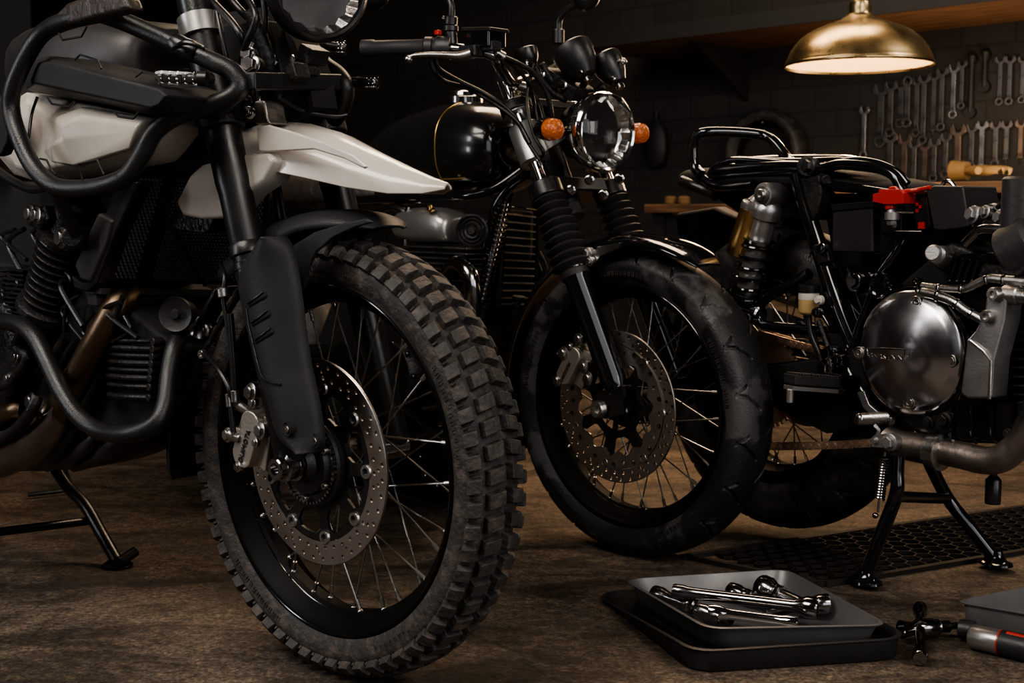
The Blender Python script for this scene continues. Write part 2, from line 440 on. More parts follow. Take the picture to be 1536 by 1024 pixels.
# ------------------------------------------------------------------ wheels
def tyre_curve(R, hw, bead, rw, hk):
    Rc = R - hk; rm = bead + .52 * (Rc - bead)
    def carc(s_):                          # s_ in -1..1 over the tread half ellipse
        a = s_ * pi / 2
        return hw * sin(a), rm + (Rc - rm) * cos(a) ** .92
    prof = [(-rw, bead - .001), (-rw - .004, bead + .006), (-hw * .97, bead + .28 * (Rc - bead))]
    prof += [carc(-1 + i / 12) for i in range(25)]
    prof += [(hw * .97, bead + .28 * (Rc - bead)), (rw + .004, bead + .006), (rw, bead - .001)]
    return prof, carc

def spin(prof, n, fn=None):               # profile (y, r) about the Y axis
    rs = []
    for j in range(n):
        a = 2 * pi * j / n
        ring = []
        for y, r in prof:
            if fn: y, r = fn(a, y, r)
            ring.append(V((r * cos(a), y, r * sin(a))))
        rs.append(ring)
    return rs

def wheel(b, name, loc, R, hw, bead, rw, kind, nsp=36, mats=None, spokes=True, hubr=.034, side=-1, mt=None, disc=None):
    rimm = M.gloss
    w = rw
    rp = [(-w, bead + .004), (-w - .002, bead + .001), (-w, bead - .006), (-w + .010, bead - .012), (-w + .016, bead - .020), (-.014, bead - .026), (-.010, bead - .031), (.010, bead - .031), (.014, bead - .026),
          (w - .016, bead - .020), (w - .010, bead - .012), (w, bead - .006), (w + .002, bead + .001), (w, bead + .004), (w - .006, bead - .004), (-w + .006, bead - .004)]
    mb = MB(); mb.rings([[V(p) for p in r] for r in spin(rp, 128)], closed=True)
    rim = mb.build(name, M.rimblk, b.root, loc=loc)
    rim['label'] = 'black spoked rim'
    for yy, rr_ in ((-w + .012, bead - .0125), (-w - .0015, bead - .002), (-.016, bead - .0245)):
        g_ = MB(); g_.rings(spin([(yy + .0013 * cos(k_ * pi / 3), rr_ + .0013 * sin(k_ * pi / 3)) for k_ in range(6)], 128), closed=True); g_.build('rim_ridge', M.gloss, rim)
    # hub
    hb = MB(); H_ = .042
    hb.lathe((0, -H_ - .012, 0), (0, 1, 0), [(.016, 0), (.026, .002), (.030, .010), (hubr + .016, .012), (hubr + .018, .018), (hubr, .022), (hubr - .008, .035), (hubr - .008, .07), (hubr, .084), (hubr + .018, .088), (hubr + .016, .094), (.026, .098), (.016, .106)], 36)
    hb.build('hub', M.engblk, rim)
    # tyre
    if kind == 'knobby':
        hk = .0135; prof, carc = tyre_curve(R, hw, bead, w - .003, hk)
        mb = MB(); mb.rings(spin(prof, 160), closed=True, wrap=False)
        N = 62
        def blk(a0, a1, s0, s1, hgt, skew=0):
            def pt(a, s_, h):
                y, r = carc(s_); y2, r2 = carc(s_ + .01); t = V((y2 - y, r2 - r)).normalized(); nn = V((-t.y, t.x))
                if nn.y < 0: nn = -nn
                if s_ < -.7 or s_ > .7: nn = (nn + V((0, .15))).normalized()
                y += nn.x * h; r += nn.y * h; aa = a + skew * s_
                return V((r * cos(aa), y, r * sin(aa)))
            K = 4; ia = (a1 - a0) * .08; isx = (s1 - s0) * .07
            bot0 = [pt(a0, s0 + (s1 - s0) * i / (K - 1), -.002) for i in range(K)]; bot1 = [pt(a1, s0 + (s1 - s0) * i / (K - 1), -.002) for i in range(K)]
            top0 = [pt(a0 + ia, s0 + isx + (s1 - s0 - 2 * isx) * i / (K - 1), hgt) for i in range(K)]; top1 = [pt(a1 - ia, s0 + isx + (s1 - s0 - 2 * isx) * i / (K - 1), hgt) for i in range(K)]
            vs = bot0 + bot1 + top0 + top1; fs = []
            for i in range(K - 1):
                fs += [(2 * K + i, 2 * K + i + 1, 3 * K + i + 1, 3 * K + i), (i, i + 1, 2 * K + i + 1, 2 * K + i), (K + i, K + i + 1, 3 * K + i + 1, 3 * K + i)]
            fs += [(0, K, 3 * K, 2 * K), (K - 1, 2 * K - 1, 4 * K - 1, 3 * K - 1)]
            mb.add(vs, fs, False)
        P_ = 2 * pi / N
        for k in range(N):
            a = k * P_
            j = NOISE.uniform(-.02, .02) * P_
            blk(a + j, a + P_ * .70 + j, -.86, -.51, hk, .03)
            blk(a + P_ * .3, a + P_ * 1.0, -.42, -.05, hk, .05)
            blk(a + P_ * .3, a + P_ * 1.0, .05, .42, hk, -.05)
            blk(a, a + P_ * .70, .50, .86, hk, -.03)
            # small ridge between shoulder knobs
            blk(a + P_ * .80, a + P_ * .96, -.84, -.66, hk * .4, .03)
        lo, hi = bead + .010, bead + .020
        ty = mb.build('tyre', M.knob, rim, bevel=.0012, fix=True, seg=1)
        ty['label'] = 'dusty knobbly off-road tyre'
    else:
        hk = 0.0; prof, carc = tyre_curve(R, hw, bead, w - .003, 0)
        NG = 20
        KS = 44 if mt is M.rub_scuffed else 30
        fine = prof[:3] + [carc(-1 + i / KS) for i in range(2 * KS + 1)] + prof[-3:]
        def groove(a, y, r):
            s_ = math.asin(max(-1, min(1, y / hw))) / (pi / 2)
            if r < bead + .5 * (R - bead) or kind == 'plain': return y, r
            sd = 1 if s_ > 0 else -1; q = abs(s_)
            t = (a * NG / (2 * pi) + (.5 if sd > 0 else 0)) % 1.0
            dd = 1
            if .10 < q < .80:
                c = .15 + .75 * q if q < .45 else .15 + .75 * .45 + .25 * (q - .45)
                dd = min(dd, abs(t - c))
            if .42 < q < .86:
                c = .72 - .5 * (q - .42); dd = min(dd, abs(t - c))
            if dd < .040: r -= .006 * (1 - (dd / .040) ** 4)
            return y, r
        mb = MB(); mb.rings(spin(fine, (1040 if mt is M.rub_scuffed else 640) if kind == 'street' else 96, groove), closed=True, wrap=False)
        ty = mb.build('tyre', mt or M.rub, rim)
        ty['label'] = 'grooved road tyre'
    if kind != 'plain':
        # raised marks on the sidewall
        mk = MB(); rr = bead + .32 * (R - bead); rnd = random.Random(5); a = 0
        Y = -hw * .985 - .0004
        for seg_ in range(5):
            mk = MB(); a = seg_ * 2 * pi / 5 + .1
            for ch in range(rnd.randint(9, 13)):
                for stv in range(2):
                    aa = a + stv * .016; t = V((-sin(aa), 0, cos(aa))); n_ = V((cos(aa), 0, sin(aa)))
                    c = n_ * (rr + .002 * rnd.random()) + V((0, Y, 0)); tl = rnd.choice([0, 0, .6])
                    R3 = Matrix((t + n_ * tl * 0, V((0, 1, 0)), n_)).transposed()
                    mk.box(c, (.0022, .0012, .010), R3)
                if rnd.random() < .7:
                    aa = a + .008; t = V((-sin(aa), 0, cos(aa))); n_ = V((cos(aa), 0, sin(aa)))
                    mk.box(n_ * (rr + rnd.choice([-.004, 0, .0045])) + V((0, Y, 0)), (.005, .0012, .002), Matrix((t, V((0, 1, 0)), n_)).transposed())
                a += .040
            mk.build('sidewall_lettering', M.rub if kind == 'street' else M.knob, rim)
    if spokes:
        protos = []
        rr = bead - .031
        for sd in (-1, 1):
            for dr in (-1, 1):
                da = dr * .95; ha = V(((hubr + .014) * cos(da), sd * .034 + dr * .002, (hubr + .014) * sin(da))); ra = V((rr, sd * .006, 0))
                mb = MB(); e = (ha - ra).normalized()
                mb.tube([ra, ha], .0016, 7, smooth=False)
                mb.tube([ra - e * .002, ra + e * .018], .0032, 8, smooth=False)
                mb.lathe(ra - e * .004, e, [(.006, 0), (.0055, .004), (.0035, .006)], 8)
                protos.append(mb.mesh('spoke'))
                protos[-1].materials.append(M.steel)
        per = nsp // 4
        for k in range(nsp):
            o = bpy.data.objects.new('spoke', protos[k % 4]); LINK(o); o.parent = rim
            o.rotation_euler = (0, -(2 * pi * k / nsp + (.03 if k % 2 else -.03)), 0)
    return rim

def brake_disc(rim, y, ro, ri, nh, bob, carr, rm=M.disc, rows=2, hr=.0034, wave=0):
    mb = MB(); T = .0045
    rs = []
    for j in range(144):
        a = 2 * pi * j / 144; ri_ = ri + (wave * abs(sin(a * 5)) if wave else 0)
        rs.append([V((r * cos(a), yy, r * sin(a))) for yy, r in ((y, ri_), (y, ro - .001), (y + .001, ro), (y + T, ro), (y + T, ri_))])
    mb.rings(rs, closed=True)
    ct = MB()
    for k in range(nh):
        for rw in range(rows):
            a = 2 * pi * (k + .5 * rw) / nh + .02 * rw; r = ri + (ro - ri) * (.26 + .48 * rw / max(1, rows - 1)) if rows > 1 else (ri + ro) / 2
            ct.cyl((r * cos(a), y - .01, r * sin(a)), (r * cos(a), y + .02, r * sin(a)), hr, n=10, ch=0)
        if k % 3 == 0:
            a = 2 * pi * (k + .25) / nh; r = (ri + ro) / 2
            ct.cyl((r * cos(a), y - .01, r * sin(a)), (r * cos(a), y + .02, r * sin(a)), hr * .9, n=10, ch=0)
    for q in (mb, ct):
        pass
    a_ = mb.mesh(); b_ = ct.mesh()
    for me in (a_, b_):
        bm = bmesh.new(); bm.from_mesh(me); bmesh.ops.recalc_face_normals(bm, faces=bm.faces); bm.to_mesh(me); bm.free()
    me = cut(a_, b_)
    d = MB().build('brake_disc', rm, rim, me=me, fix=False)
    # carrier
    mb = MB(); ro2 = ri - .001; rs = []
    for j in range(96):
        a = 2 * pi * j / 96
        rs.append([V((r * cos(a), yy, r * sin(a))) for yy, r in ((y + .001, carr), (y + .001, ro2), (y + .006, ro2), (y + .006, carr))])
    mb.rings(rs, closed=True)
    ct = MB()
    for k in range(bob):
        a0 = 2 * pi * (k + .13) / bob; a1 = 2 * pi * (k + .87) / bob
        r0 = carr + .016; r1 = ro2 - .010
        poly = [V((r * cos(a), y - .02, r * sin(a))) for r, a in
                [(r0 + .01, a0 + .02)] + [(r0, a0 + (a1 - a0) * t / 4) for t in range(1, 4)] + [(r0 + .01, a1 - .02), (r1 - .008, a1)] + [(r1, a1 - (a1 - a0) * t / 6) for t in range(1, 6)] + [(r1 - .008, a0)]]
        ct.prism(poly, (0, .05, 0))
    a_ = mb.mesh(); b_ = ct.mesh()
    for me in (a_, b_):
        bm = bmesh.new(); bm.from_mesh(me); bmesh.ops.recalc_face_normals(bm, faces=bm.faces); bm.to_mesh(me); bm.free()
    me = cut(a_, b_)
    c = MB().build('disc_carrier', M.satin, rim, me=me, fix=False, bevel=.001)
    bb = MB()
    for k in range(bob):
        a = 2 * pi * k / bob; r = ri - .007
        bb.lathe((r * cos(a), y + .004, r * sin(a)), (0, -1, 0), [(.0115, -.004), (.0115, .005), (.010, .007), (.006, .007), (.0055, .001), (.0005, .001)], 18)
    bb.build('disc_bobbins', M.steel, rim)
    return d

# ================================================================== BIKE 1 : white and black adventure bike
b = Bike('motorcycle', 'adventure motorcycle with ivory fenders, black crash bars and a dusty knobbly front tyre', (-.2615, 1.993), .7254)
R1 = b.root
fw = wheel(b, 'front_wheel', (0, 0, .347), .347, .052, .275, .044, 'knobby', 36, hubr=.036)
brake_disc(fw, -.063, .161, .124, 40, 9, .060)
# hub face and its bolts on the disc side
mb = MB()
mb.lathe((0, -.060, 0), (0, -1, 0), [(.030, -.02), (.066, -.016), (.069, .012), (.066, .016), (.050, .017), (.046, .024), (.030, .026), (.026, .040)], 48)
mb.build('hub_flange', M.dplastic, fw)
mb = MB()
for k in range(48):
    a = 2 * pi * k / 48; mb.box((.0615 * cos(a), -.078, .0615 * sin(a)), (.004, .006, .004), Matrix.Rotation(-a, 3, 'Y'))
mb.build('speed_sensor_ring', M.dchrome, fw)
mb = MB()
for k in range(6):
    a = 2 * pi * k / 6 + .5; mb.bolt((.054 * cos(a), -.080, .054 * sin(a)), (0, -1, 0), .0055, .007)
mb.build('hub_bolts', M.steel, fw)
mb = MB()
mb.lathe((0, -.07, .347), (0, -1, 0), [(.021, 0), (.021, .030), (.024, .031), (.024, .035), (.020, .036), (.020, .050), (.0225, .051), (.0225, .056), (.017, .058), (.017, .070), (.015, .072), (.009, .072), (.009, .062), (.0005, .062)], 32)
mb.cyl((0, .05, .347), (0, .125, .347), .018)
mb.build('front_axle', M.dchrome, R1)

# forks
def fork1(lat):
    s = 1 if lat > 0 else -1
    ax = V((0, lat, .347)); top = V((-.232, lat, 1.08)); d = (top - ax).normalized()
    bot = ax + d * .02
    g = MB(); g.lathe(bot + d * .0, d, [(.018, -.02), (.026, -.01), (.027, .30)], 28)
    leg = g.build('fork_leg', M.satin, R1)
    zc = ax + d * .332
    g = MB(); g.lathe(zc - d * .042, d, [(.021, -.02), (.021, .0), (.027, .002), (.027, .010), (.0245, .012), (.0245, .018), (.028, .020), (.028, .030), (.0255, .032), (.0255, .040), (.029, .043), (.029, .058), (.026, .062)], 32)
    g.build('fork_seal', M.satin, leg)
    g = MB(); g.lathe(zc - d * .042, d, [(.0246, .011), (.0256, .012), (.0256, .017), (.0246, .018)], 32); g.build('seal_ring', M.gold, leg)
    g = MB(); L_ = (top - zc).length
    g.lathe(zc, d, [(.0245, 0), (.0265, .01), (.0265, .10), (.0285, .12), (.0285, .30), (.0285, L_)], 32)
    g.build('fork_tube', M.satin, leg)
    return leg, ax, d
fl, ax, fd = fork1(-.105)
fork1(.105)
# clamp ring and triple clamps
g = MB()
for lat in (-.105, .105):
    c = V((0, lat, .347)) + fd * .705
    g.lathe(c, fd, [(.030, -.016), (.0345, -.015), (.0345, .016), (.030, .017)], 28)
g.build('fork_clamp_ring', M.alusmooth, R1)
g = MB()
c = V((0, 0, .347)) + fd * .56
for lat in (-.105, .105): g.lathe(V((0, lat, .347)) + fd * .555, fd, [(.037, -.02), (.037, .02)], 24)
g.box(c - V((.03, 0, 0)), (.07, .17, .035), Matrix.Rotation(-.31, 3, 'Y'))
g.build('triple_clamp', M.engblk, R1, bevel=.004)

# fork guard on the near leg
def shell(name, m, rows, lat, bulge, n=11, mirror=False, solid=.003, parent=None, power=.8, lab=None, lean=0):
    rs = []
    rows = [V(r) for r in rows]
    rows = crom(rows, 4)
    for y, xl, xr in rows:
        A_ = b.p(xl, y, lat); B_ = b.p(xr, y, lat); ring = []
        for i in range(n):
            t = i / (n - 1); ring.append(A_.lerp(B_, t) + V((0, -bulge * max(0, sin(pi * t)) ** power, 0)))
        rs.append(ring)
    return MB().rings(rs, caps=False, wrap=False).build(name, m, parent or R1, solid=solid, label=lab)
gd = shell('fork_guard', M.plastic, [(355, 414, 430), (370, 394, 440), (398, 369, 447), (428, 362, 452), (457, 367, 456), (500, 377, 461), (550, 389, 469), (576, 398, 475), (610, 410, 482), (647, 422, 487), (664, 440, 488), (677, 468, 483)], -.118, .036, parent=fl)
# vent slots as black shade patches, recessed panel and bolts following the guard surface
GROWS = [(355, 414, 430), (370, 394, 440), (398, 369, 447), (428, 362, 452), (457, 367, 456), (500, 377, 461), (550, 389, 469), (576, 398, 475), (610, 410, 482), (647, 422, 487), (664, 440, 488), (677, 468, 483)]
def gat(u, py):
    for (y0, l0, r0), (y1, l1, r1) in zip(GROWS, GROWS[1:]):
        if y0 <= py <= y1:
            t = (py - y0) / (y1 - y0); l_, r_ = l0 + (l1 - l0) * t, r0 + (r1 - r0) * t; break
    u_ = max(.01, min(.99, u))
    return b.p(l_, py, -.118).lerp(b.p(r_, py, -.118), u_) + V((0, -.036 * sin(pi * u_) ** .8, 0)), r_ - l_
def gsurf(px, py, off=.0022):
    u, y = .5, py
    for _ in range(14):
        y = max(356, min(676, y)); q_, w_ = gat(u, y); X, Y = b.px(q_); u = max(.01, min(.99, u + (px - X) / w_ * .7)); y += (py - Y) * .8
    y = max(356, min(676, y)); q_, w_ = gat(u, y)
    return q_ + V((-off * .25, -off, 0))
g = MB()
for (x0, y0), (x1, y1) in (((375, 458), (401, 441)), ((380, 487), (407, 469)), ((385, 513), (412, 495))):
    dx, dy = x1 - x0, y1 - y0; L_ = sqrt(dx * dx + dy * dy); nx, ny = -dy / L_, dx / L_; top_, bot_ = [], []
    for i in range(9):
        t = i / 8; w_ = (2.2 + 2.4 * t) * (1 if i < 8 else .6); top_.append((x0 + dx * t - nx * w_, y0 + dy * t - ny * w_)); bot_.append((x0 + dx * t + nx * w_, y0 + dy * t + ny * w_))
    rs = [[gsurf(*p_), gsurf(*q_)] for p_, q_ in zip(top_, bot_)]
    g.rings(rs, caps=False, wrap=False)
g.build('vent_slot_shade', M.cavity, fl, solid=.001)  # black plates on the surface stand in for the dark openings
g = MB()
for (x0, y0), (x1, y1) in (((375, 455), (399, 437)), ((380, 484), (405, 465)), ((385, 510), (410, 491))):
    g.tube([gsurf(x0 + (x1 - x0) * t, y0 + (y1 - y0) * t, .004) for t in (0, .3, .6, 1)], .0011, 6)
g.tube([gsurf(x, y, .003) for x, y in ((372, 462), (376, 490), (382, 515), (390, 548), (397, 566), (412, 574), (424, 576))], .0018, 6)
g.build('slot_edge', M.satin, fl)
for x, y, o_ in ((434, 643, .0), (481, 660, 0)):
    c = gsurf(x, y, .002); g = MB(); g.lathe(c, (-.15, -1, 0), [(.0115, -.006), (.0115, .0028), (.0095, .0030), (.0085, .001), (.0005, .001)], 24); g.build('bolt_recess_shade', M.cavity, fl)  # black washer stands in for the shaded recess round the bolt
    g = MB(); g.bolt(c, (-.15, -1, 0), .0058, .0035); g.build('guard_bolt', M.steel, fl)

# caliper, bracket and hoses
cal = MB()
c0 = b.p(378, 642, -.115); c1 = b.p(368, 678, -.115)
def lobes(c0, c1, r0, r1, y0, th, mbx):
    d = (c1 - c0); a0 = math.atan2(d.z, d.x); pts = []
    for i in range(13):
        a = a0 + pi / 2 + pi * .10 + (pi * .80) * i / 12; pts.append(V((c0.x + r0 * cos(a), y0, c0.z + r0 * sin(a))))
    for i in range(13):
        a = a0 - pi / 2 + pi * .10 + (pi * .80) * i / 12; pts.append(V((c1.x + r1 * cos(a), y0, c1.z + r1 * sin(a))))
    mbx.prism(pts, (0, th, 0)); return a0
up = (c0 - c1).normalized()
a0 = lobes(c0 + up * .004, c1, .0245, .0245, -.122, .04, cal)
cal.cyl(c0 + V((.012, .02, .03)), c0 + V((.012, .06, .03)), .018)
cal.box((c0 + c1) / 2 + V((.018, .03, 0)), (.045, .045, .085), Matrix.Rotation(.25, 3, 'Y'))
cc = cal.build('brake_caliper', M.caliper, R1, bevel=.0035, seg=3)
g = MB(); side = V((up.z, 0, -up.x))
text(g, 'DUIMOTA', c1 - up * .014 + V((0, -.1235 - c1.y, 0)) + side * .007, up, -side, .0125, .0008, fit=.058)
g.build('caliper_lettering', M.ink, cc)
g = MB()
for x, y, r in ((391, 646, .010), (377, 588, .011), (379, 604, .007), (383, 664, .0055), (357, 700, .0065), (350, 650, .009), (342, 652, .009)):
    g.hex(b.p(x, y, -.125), (-.1, -1, .1), r, r * .8)
g.cyl(b.p(342, 650, -.13), b.p(360, 658, -.12), .008); g.cyl(b.p(352, 604, -.12), b.p(380, 622, -.11), .009, .006)
g.build('caliper_bolts', M.steel, cc)
g = MB().prism(b.P([(372, 572), (392, 570), (404, 650), (420, 690), (440, 700), (440, 715), (408, 706), (385, 680), (372, 640)], -.100), (0, .02, 0))
g.build('caliper_bracket', M.engblk, fl, bevel=.004)
hose = b.tube('brake_hose', M.satin, [(345, 470), (348, 505), (352, 560), (353, 598)], .0055, lat=-.125)
b.tube('brake_hose', M.satin, [(330, 395, -.10), (337, 415, -.12), (335, 450, -.125), (340, 480, -.125), (347, 530, -.125), (351, 600, -.125)], .004)
b.tube('brake_hose', M.satin, [(306, 530, -.10), (325, 550, -.125), (343, 580, -.13), (345, 600, -.13), (350, 648, -.13)], .0045)
g = MB(); g.cyl(b.p(334, 432, -.125), b.p(336, 446, -.125), .0095); g.cyl(b.p(343, 590, -.13), b.p(345, 610, -.13), .006); g.cyl(b.p(352, 585, -.125), b.p(353, 603, -.125), .007)
g.build('hose_fitting', M.steel, hose)

# low front fender: front shell over the tyre, rear mud flap behind it
def fender(name, m, cz, stations, K=11, solid=.003, parent=None, cx=0, lab=None):
    rs = []
    st = crom([V((*s_,)) if len(s_) == 3 else V(s_[:3]) for s_ in stations], 5)
    dr = crom([V((s_[3], 0, 0)) for s_ in stations], 5)
    for (ang, r, hw), q in zip(st, dr):
        a = radians(ang); ring = []
        for i in range(K):
            t = -1 + 2 * i / (K - 1)
            rr = r - q.x * abs(t) ** 2.4
            ring.append(V((cx + rr * cos(a), hw * sin(t * pi / 2) if abs(t) < 1 else hw * t, cz + rr * sin(a))))
        rs.append(ring)
    return MB().rings(rs, caps=False, wrap=False).build(name, m, parent or R1, solid=solid, label=lab)
ff = fender('low_front_fender', M.plastic, .347, [(74, .376, .030, .004), (78, .382, .060, .014), (84, .386, .074, .025), (94, .386, .080, .035), (104, .386, .082, .050), (116, .388, .082, .060), (128, .388, .080, .045)])
# side wing of the fender reaching the fork guard
MB().prism(b.P([(432, 372), (470, 348), (512, 335), (548, 327), (560, 333), (530, 342), (500, 356), (474, 378), (462, 402), (456, 430), (449, 440), (442, 400)], -.088), (0, .006, 0)).build('fender_side_wing', M.plastic, ff, bevel=.003)
fr = fender('rear_mud_flap', M.plastic, .347, [(138, .385, .050, .02), (152, .392, .056, .03), (166, .402, .062, .03), (179, .412, .068, .03), (188, .420, .068, .028), (192, .421, .058, .02)], lab='black flexible mud flap')
b.tube('flap_stay', M.satin, [(362, 430, -.10), (335, 480, -.09), (306, 527, -.085), (288, 570, -.08), (270, 610, -.075)], .005)
g = MB(); g.bolt(b.p(303, 531, -.10), (0, -1, 0), .008, .004); g.build('flap_bolt', M.steel, fr)

# high ivory fender: a beak through the forks, tail behind them
rs = []
#            centre px,py , half width , top bulge, side drop
for px, py, hw, up_, dn in [(672, 276, .006, .004, .004), (650, 268, .022, .008, .014), (610, 250, .038, .014, .026), (560, 226, .055, .020, .036), (510, 200, .070, .024, .046), (465, 187, .082, .024, .050), (425, 184, .088, .022, .050), (392, 186, .090, .020, .048)]:
    c = b.p(px, py, 0)
    ring = []
    for t, h in ((-1, -dn), (-.97, -dn * .35), (-.82, 0), (-.35, up_ * .75), (0, up_), (.35, up_ * .75), (.82, 0), (.97, -dn * .35), (1, -dn)):
        ring.append(c + V((0, hw * t, h - up_)))
    rs.append(ring)
bk = MB().rings(rs, caps=False, wrap=False).build('high_front_fender', M.white, R1, solid=.004, bevel=.002)
g = MB()
g.prism(b.P([(384, 190), (402, 187), (440, 198), (490, 215), (530, 232), (552, 250), (545, 253), (515, 238), (470, 224), (400, 228), (388, 227)], -.095), (0, .006, 0))
g.build('fender_side_panel', M.white, bk, bevel=.003)
g = MB()
g.prism(b.P([(262, 303), (283, 262), (312, 235), (330, 225), (352, 232), (402, 228), (412, 240), (396, 272), (366, 292), (336, 328), (300, 329), (272, 324)], -.095), (0, .05, 0))
tailp = g.build('fender_tail', M.white, R1, bevel=.008, seg=3)
MB().prism(b.P([(252, 342), (262, 318), (322, 326), (312, 346), (305, 350)], -.09), (0, .04, 0)).build('fender_vent_plate', M.engblk, tailp, bevel=.002)
g = MB()
for x, y in ((262, 338), (274, 334), (278, 343), (288, 337), (290, 345), (302, 341)): g.cyl(b.p(x, y, -.0905), b.p(x, y, -.08), .0045, n=6)
g.build('vent_hole_shade', M.cavity, tailp)  # black plugs stand in for the dark inside of the holes

# crash bars
TB = .0145
cb = b.tube('crash_bar', M.tubeblk, [(150, 20, -.24), (104, 30, -.25), (66, 48, -.25), (40, 84, -.26), (20, 130, -.27), (17, 165, -.27), (28, 205, -.27), (50, 250, -.265), (80, 278, -.26), (120, 283, -.25), (160, 277, -.24), (192, 262, -.23), (214, 230, -.22), (232, 198, -.21), (265, 174, -.19), (310, 160, -.165), (345, 146, -.145), (360, 128, -.135), (348, 107, -.14), (318, 92, -.155), (260, 65, -.18), (190, 34, -.21), (150, 20, -.24)], TB, k=7)
cf = b.tube('crash_bar', M.tubeblk, [(430, 20, .10), (462, 66, .085), (486, 96, .08), (508, 113, .08), (518, 132, .08), (514, 160, .09), (500, 180, .10)], TB)
g = MB().prism(b.P([(362, 112), (384, 114), (506, 118), (512, 132), (490, 133), (365, 132)], -.135), (0, .05, 0)); 
a_, b_ = b.p(372, 122, -.13), b.p(510, 124, .08)
g = MB(); ux = (b_ - a_).normalized(); g.box((a_ + b_) / 2, ((b_ - a_).length, .028, .026), Matrix((ux, V((0, 0, 1)).cross(ux), V((0, 0, 1)))).transposed())
g.build('cross_brace', M.tubeblk, cb, bevel=.003)
g = MB(); pts = b.P([(64, 46), (76, 26), (98, 4), (130, -8), (186, -6), (193, 14), (170, 20), (140, 27), (106, 37), (84, 41)], -.262)
g.prism(pts, (0, .03, 0)); g.build('leather_wrap', M.leather, cb, bevel=.008, seg=3, label='worn brown leather wrap')
g = MB(); g.tube(b.P([(262, 65, -.179), (272, 70, -.176), (284, 75, -.172), (296, 81, -.166)]), [.0155, .0168, .0160, .0168, .0155], 14); g.tube(b.P([(258, 74, -.19), (276, 64, -.195), (302, 70, -.18), (306, 76, -.175)]), [.002, .004, .003, .001], 8); g.build('cloth_tie', M.satin, cb)
# wire hooks along the bar
g = MB()
for w_ in ([(88, 50), (94, 60), (122, 55), (130, 40)], [(112, 90), (120, 82), (146, 90), (152, 103)], [(204, 115), (214, 107), (236, 114), (241, 126)], [(71, 146), (78, 156), (104, 160), (112, 152)], [(170, 166), (178, 175), (200, 178), (208, 168)], [(124, 270), (118, 246), (146, 240), (156, 262)], [(60, 238), (70, 240), (78, 256), (84, 262)]):
    g.tube(b.P(w_, -.262), .0017, 6, smooth=False)
g.build('wire_hooks', M.satin, cb)
b.tube('crash_bar_strut', M.tubeblk, [(76, 270, -.255), (100, 320, -.22), (118, 358, -.19)], .011)
g = MB(); g.cyl(b.p(108, 356, -.205), b.p(124, 362, -.16), .017); g.build('strut_eye', M.engblk, R1)

# tank, tank bag and ivory side cowl
def hull(secs, K=24, caps=True):
    rs = []
    for x, zb, zt, hw, e, y0 in secs:
        ring = []
        for j in range(K):
            a = 2 * pi * j / K; ca, sa = cos(a), sin(a)
            ring.append(V((x, y0 + hw * math.copysign(abs(ca) ** (2 / e), ca), (zb + zt) / 2 + (zt - zb) / 2 * math.copysign(abs(sa) ** (2 / e), sa))))
        rs.append(ring)
    return rs
def pxhull(st, y0=0., K=24, k=4):
    secs = []
    for px, pt, pb, hw, e in st:
        T = b.p(px, pt, y0 - hw * .5); B_ = b.p(px, pb, y0 - hw * .5)
        secs.append((T.x, B_.z, T.z, hw, e, y0))
    o = []
    A_ = crom([V(s_[:3]) for s_ in secs], k); B2 = crom([V(s_[3:6]) for s_ in secs], k)
    for p_, q_ in zip(A_, B2): o.append((p_.x, p_.y, p_.z, q_.x, q_.y, q_.z))
    return hull(o, K)
tk = MB().rings(pxhull([(52, 70, 150, .10, 3), (62, 48, 165, .15, 3), (84, 32, 180, .17, 3), (130, 24, 180, .17, 3), (200, 28, 170, .15, 3), (245, 40, 150, .12, 2.6), (266, 90, 130, .05, 2.2)])).build('fuel_tank', M.tankgrey, R1)
# faceted storage case
def facet(name, m, outer, inner, lat, d1, d2, parent=R1, bev=.004, lab=None):
    g = MB(); inner = [min(inner, key=lambda q: (q[0] - p_[0]) ** 2 + (q[1] - p_[1]) ** 2) for p_ in outer]; A_ = b.P(outer, lat); B_ = b.P(inner, lat - d1)
    n = len(A_); C_ = [p_ + V((0, d2, 0)) for p_ in A_]
    vs = C_ + A_ + B_; fs = [list(range(n))[::-1], [2 * n + i for i in range(n)]]
    for o_ in (0, n):
        for i in range(n): fs.append((o_ + i, o_ + (i + 1) % n, o_ + n + (i + 1) % n, o_ + n + i))
    g.add(vs, fs, False); return g.build(name, m, parent, bevel=bev, seg=3, label=lab, weld=True)
facet('storage_case', M.plastic, [(36, 118), (52, 90), (72, 83), (100, 86), (240, 122), (268, 134), (275, 145), (262, 168), (234, 173), (150, 155), (60, 140), (40, 134)],
      [(50, 120), (62, 95), (80, 93), (238, 133), (250, 143), (238, 158), (226, 163), (60, 127), (52, 126)], -.215, .035, .08, lab='long faceted black storage case')
g = MB()
for q in ([(-30, 160), (5, 158), (38, 138), (110, 152), (225, 176), (232, 186), (206, 222), (190, 240), (84, 262), (50, 272), (20, 262), (-6, 232), (-30, 220)],):
    facet('side_cowl', M.white, q, [(-15, 175), (10, 172), (40, 152), (80, 178), (96, 204), (206, 202), (212, 196), (196, 222), (180, 228), (78, 250), (50, 258), (26, 250), (8, 226), (-15, 205)], -.19, .022, .12, bev=.006)
facet('side_cowl', M.white, [(78, 176), (120, 160), (222, 178), (216, 196), (196, 224), (110, 250), (76, 244), (62, 224), (80, 206)], [(92, 186), (122, 174), (208, 186), (204, 198), (96, 206)], -.213, .018, .04, bev=.006)
b.tube('cowl_cable', M.satin, [(56, 146, -.24), (48, 170, -.24), (44, 200, -.25), (40, 232, -.25), (42, 252, -.25)], .0025)
b.tube('cowl_trim', M.satin, [(-5, 255, -.215), (20, 272, -.215), (52, 284, -.215), (90, 272, -.215)], .008)
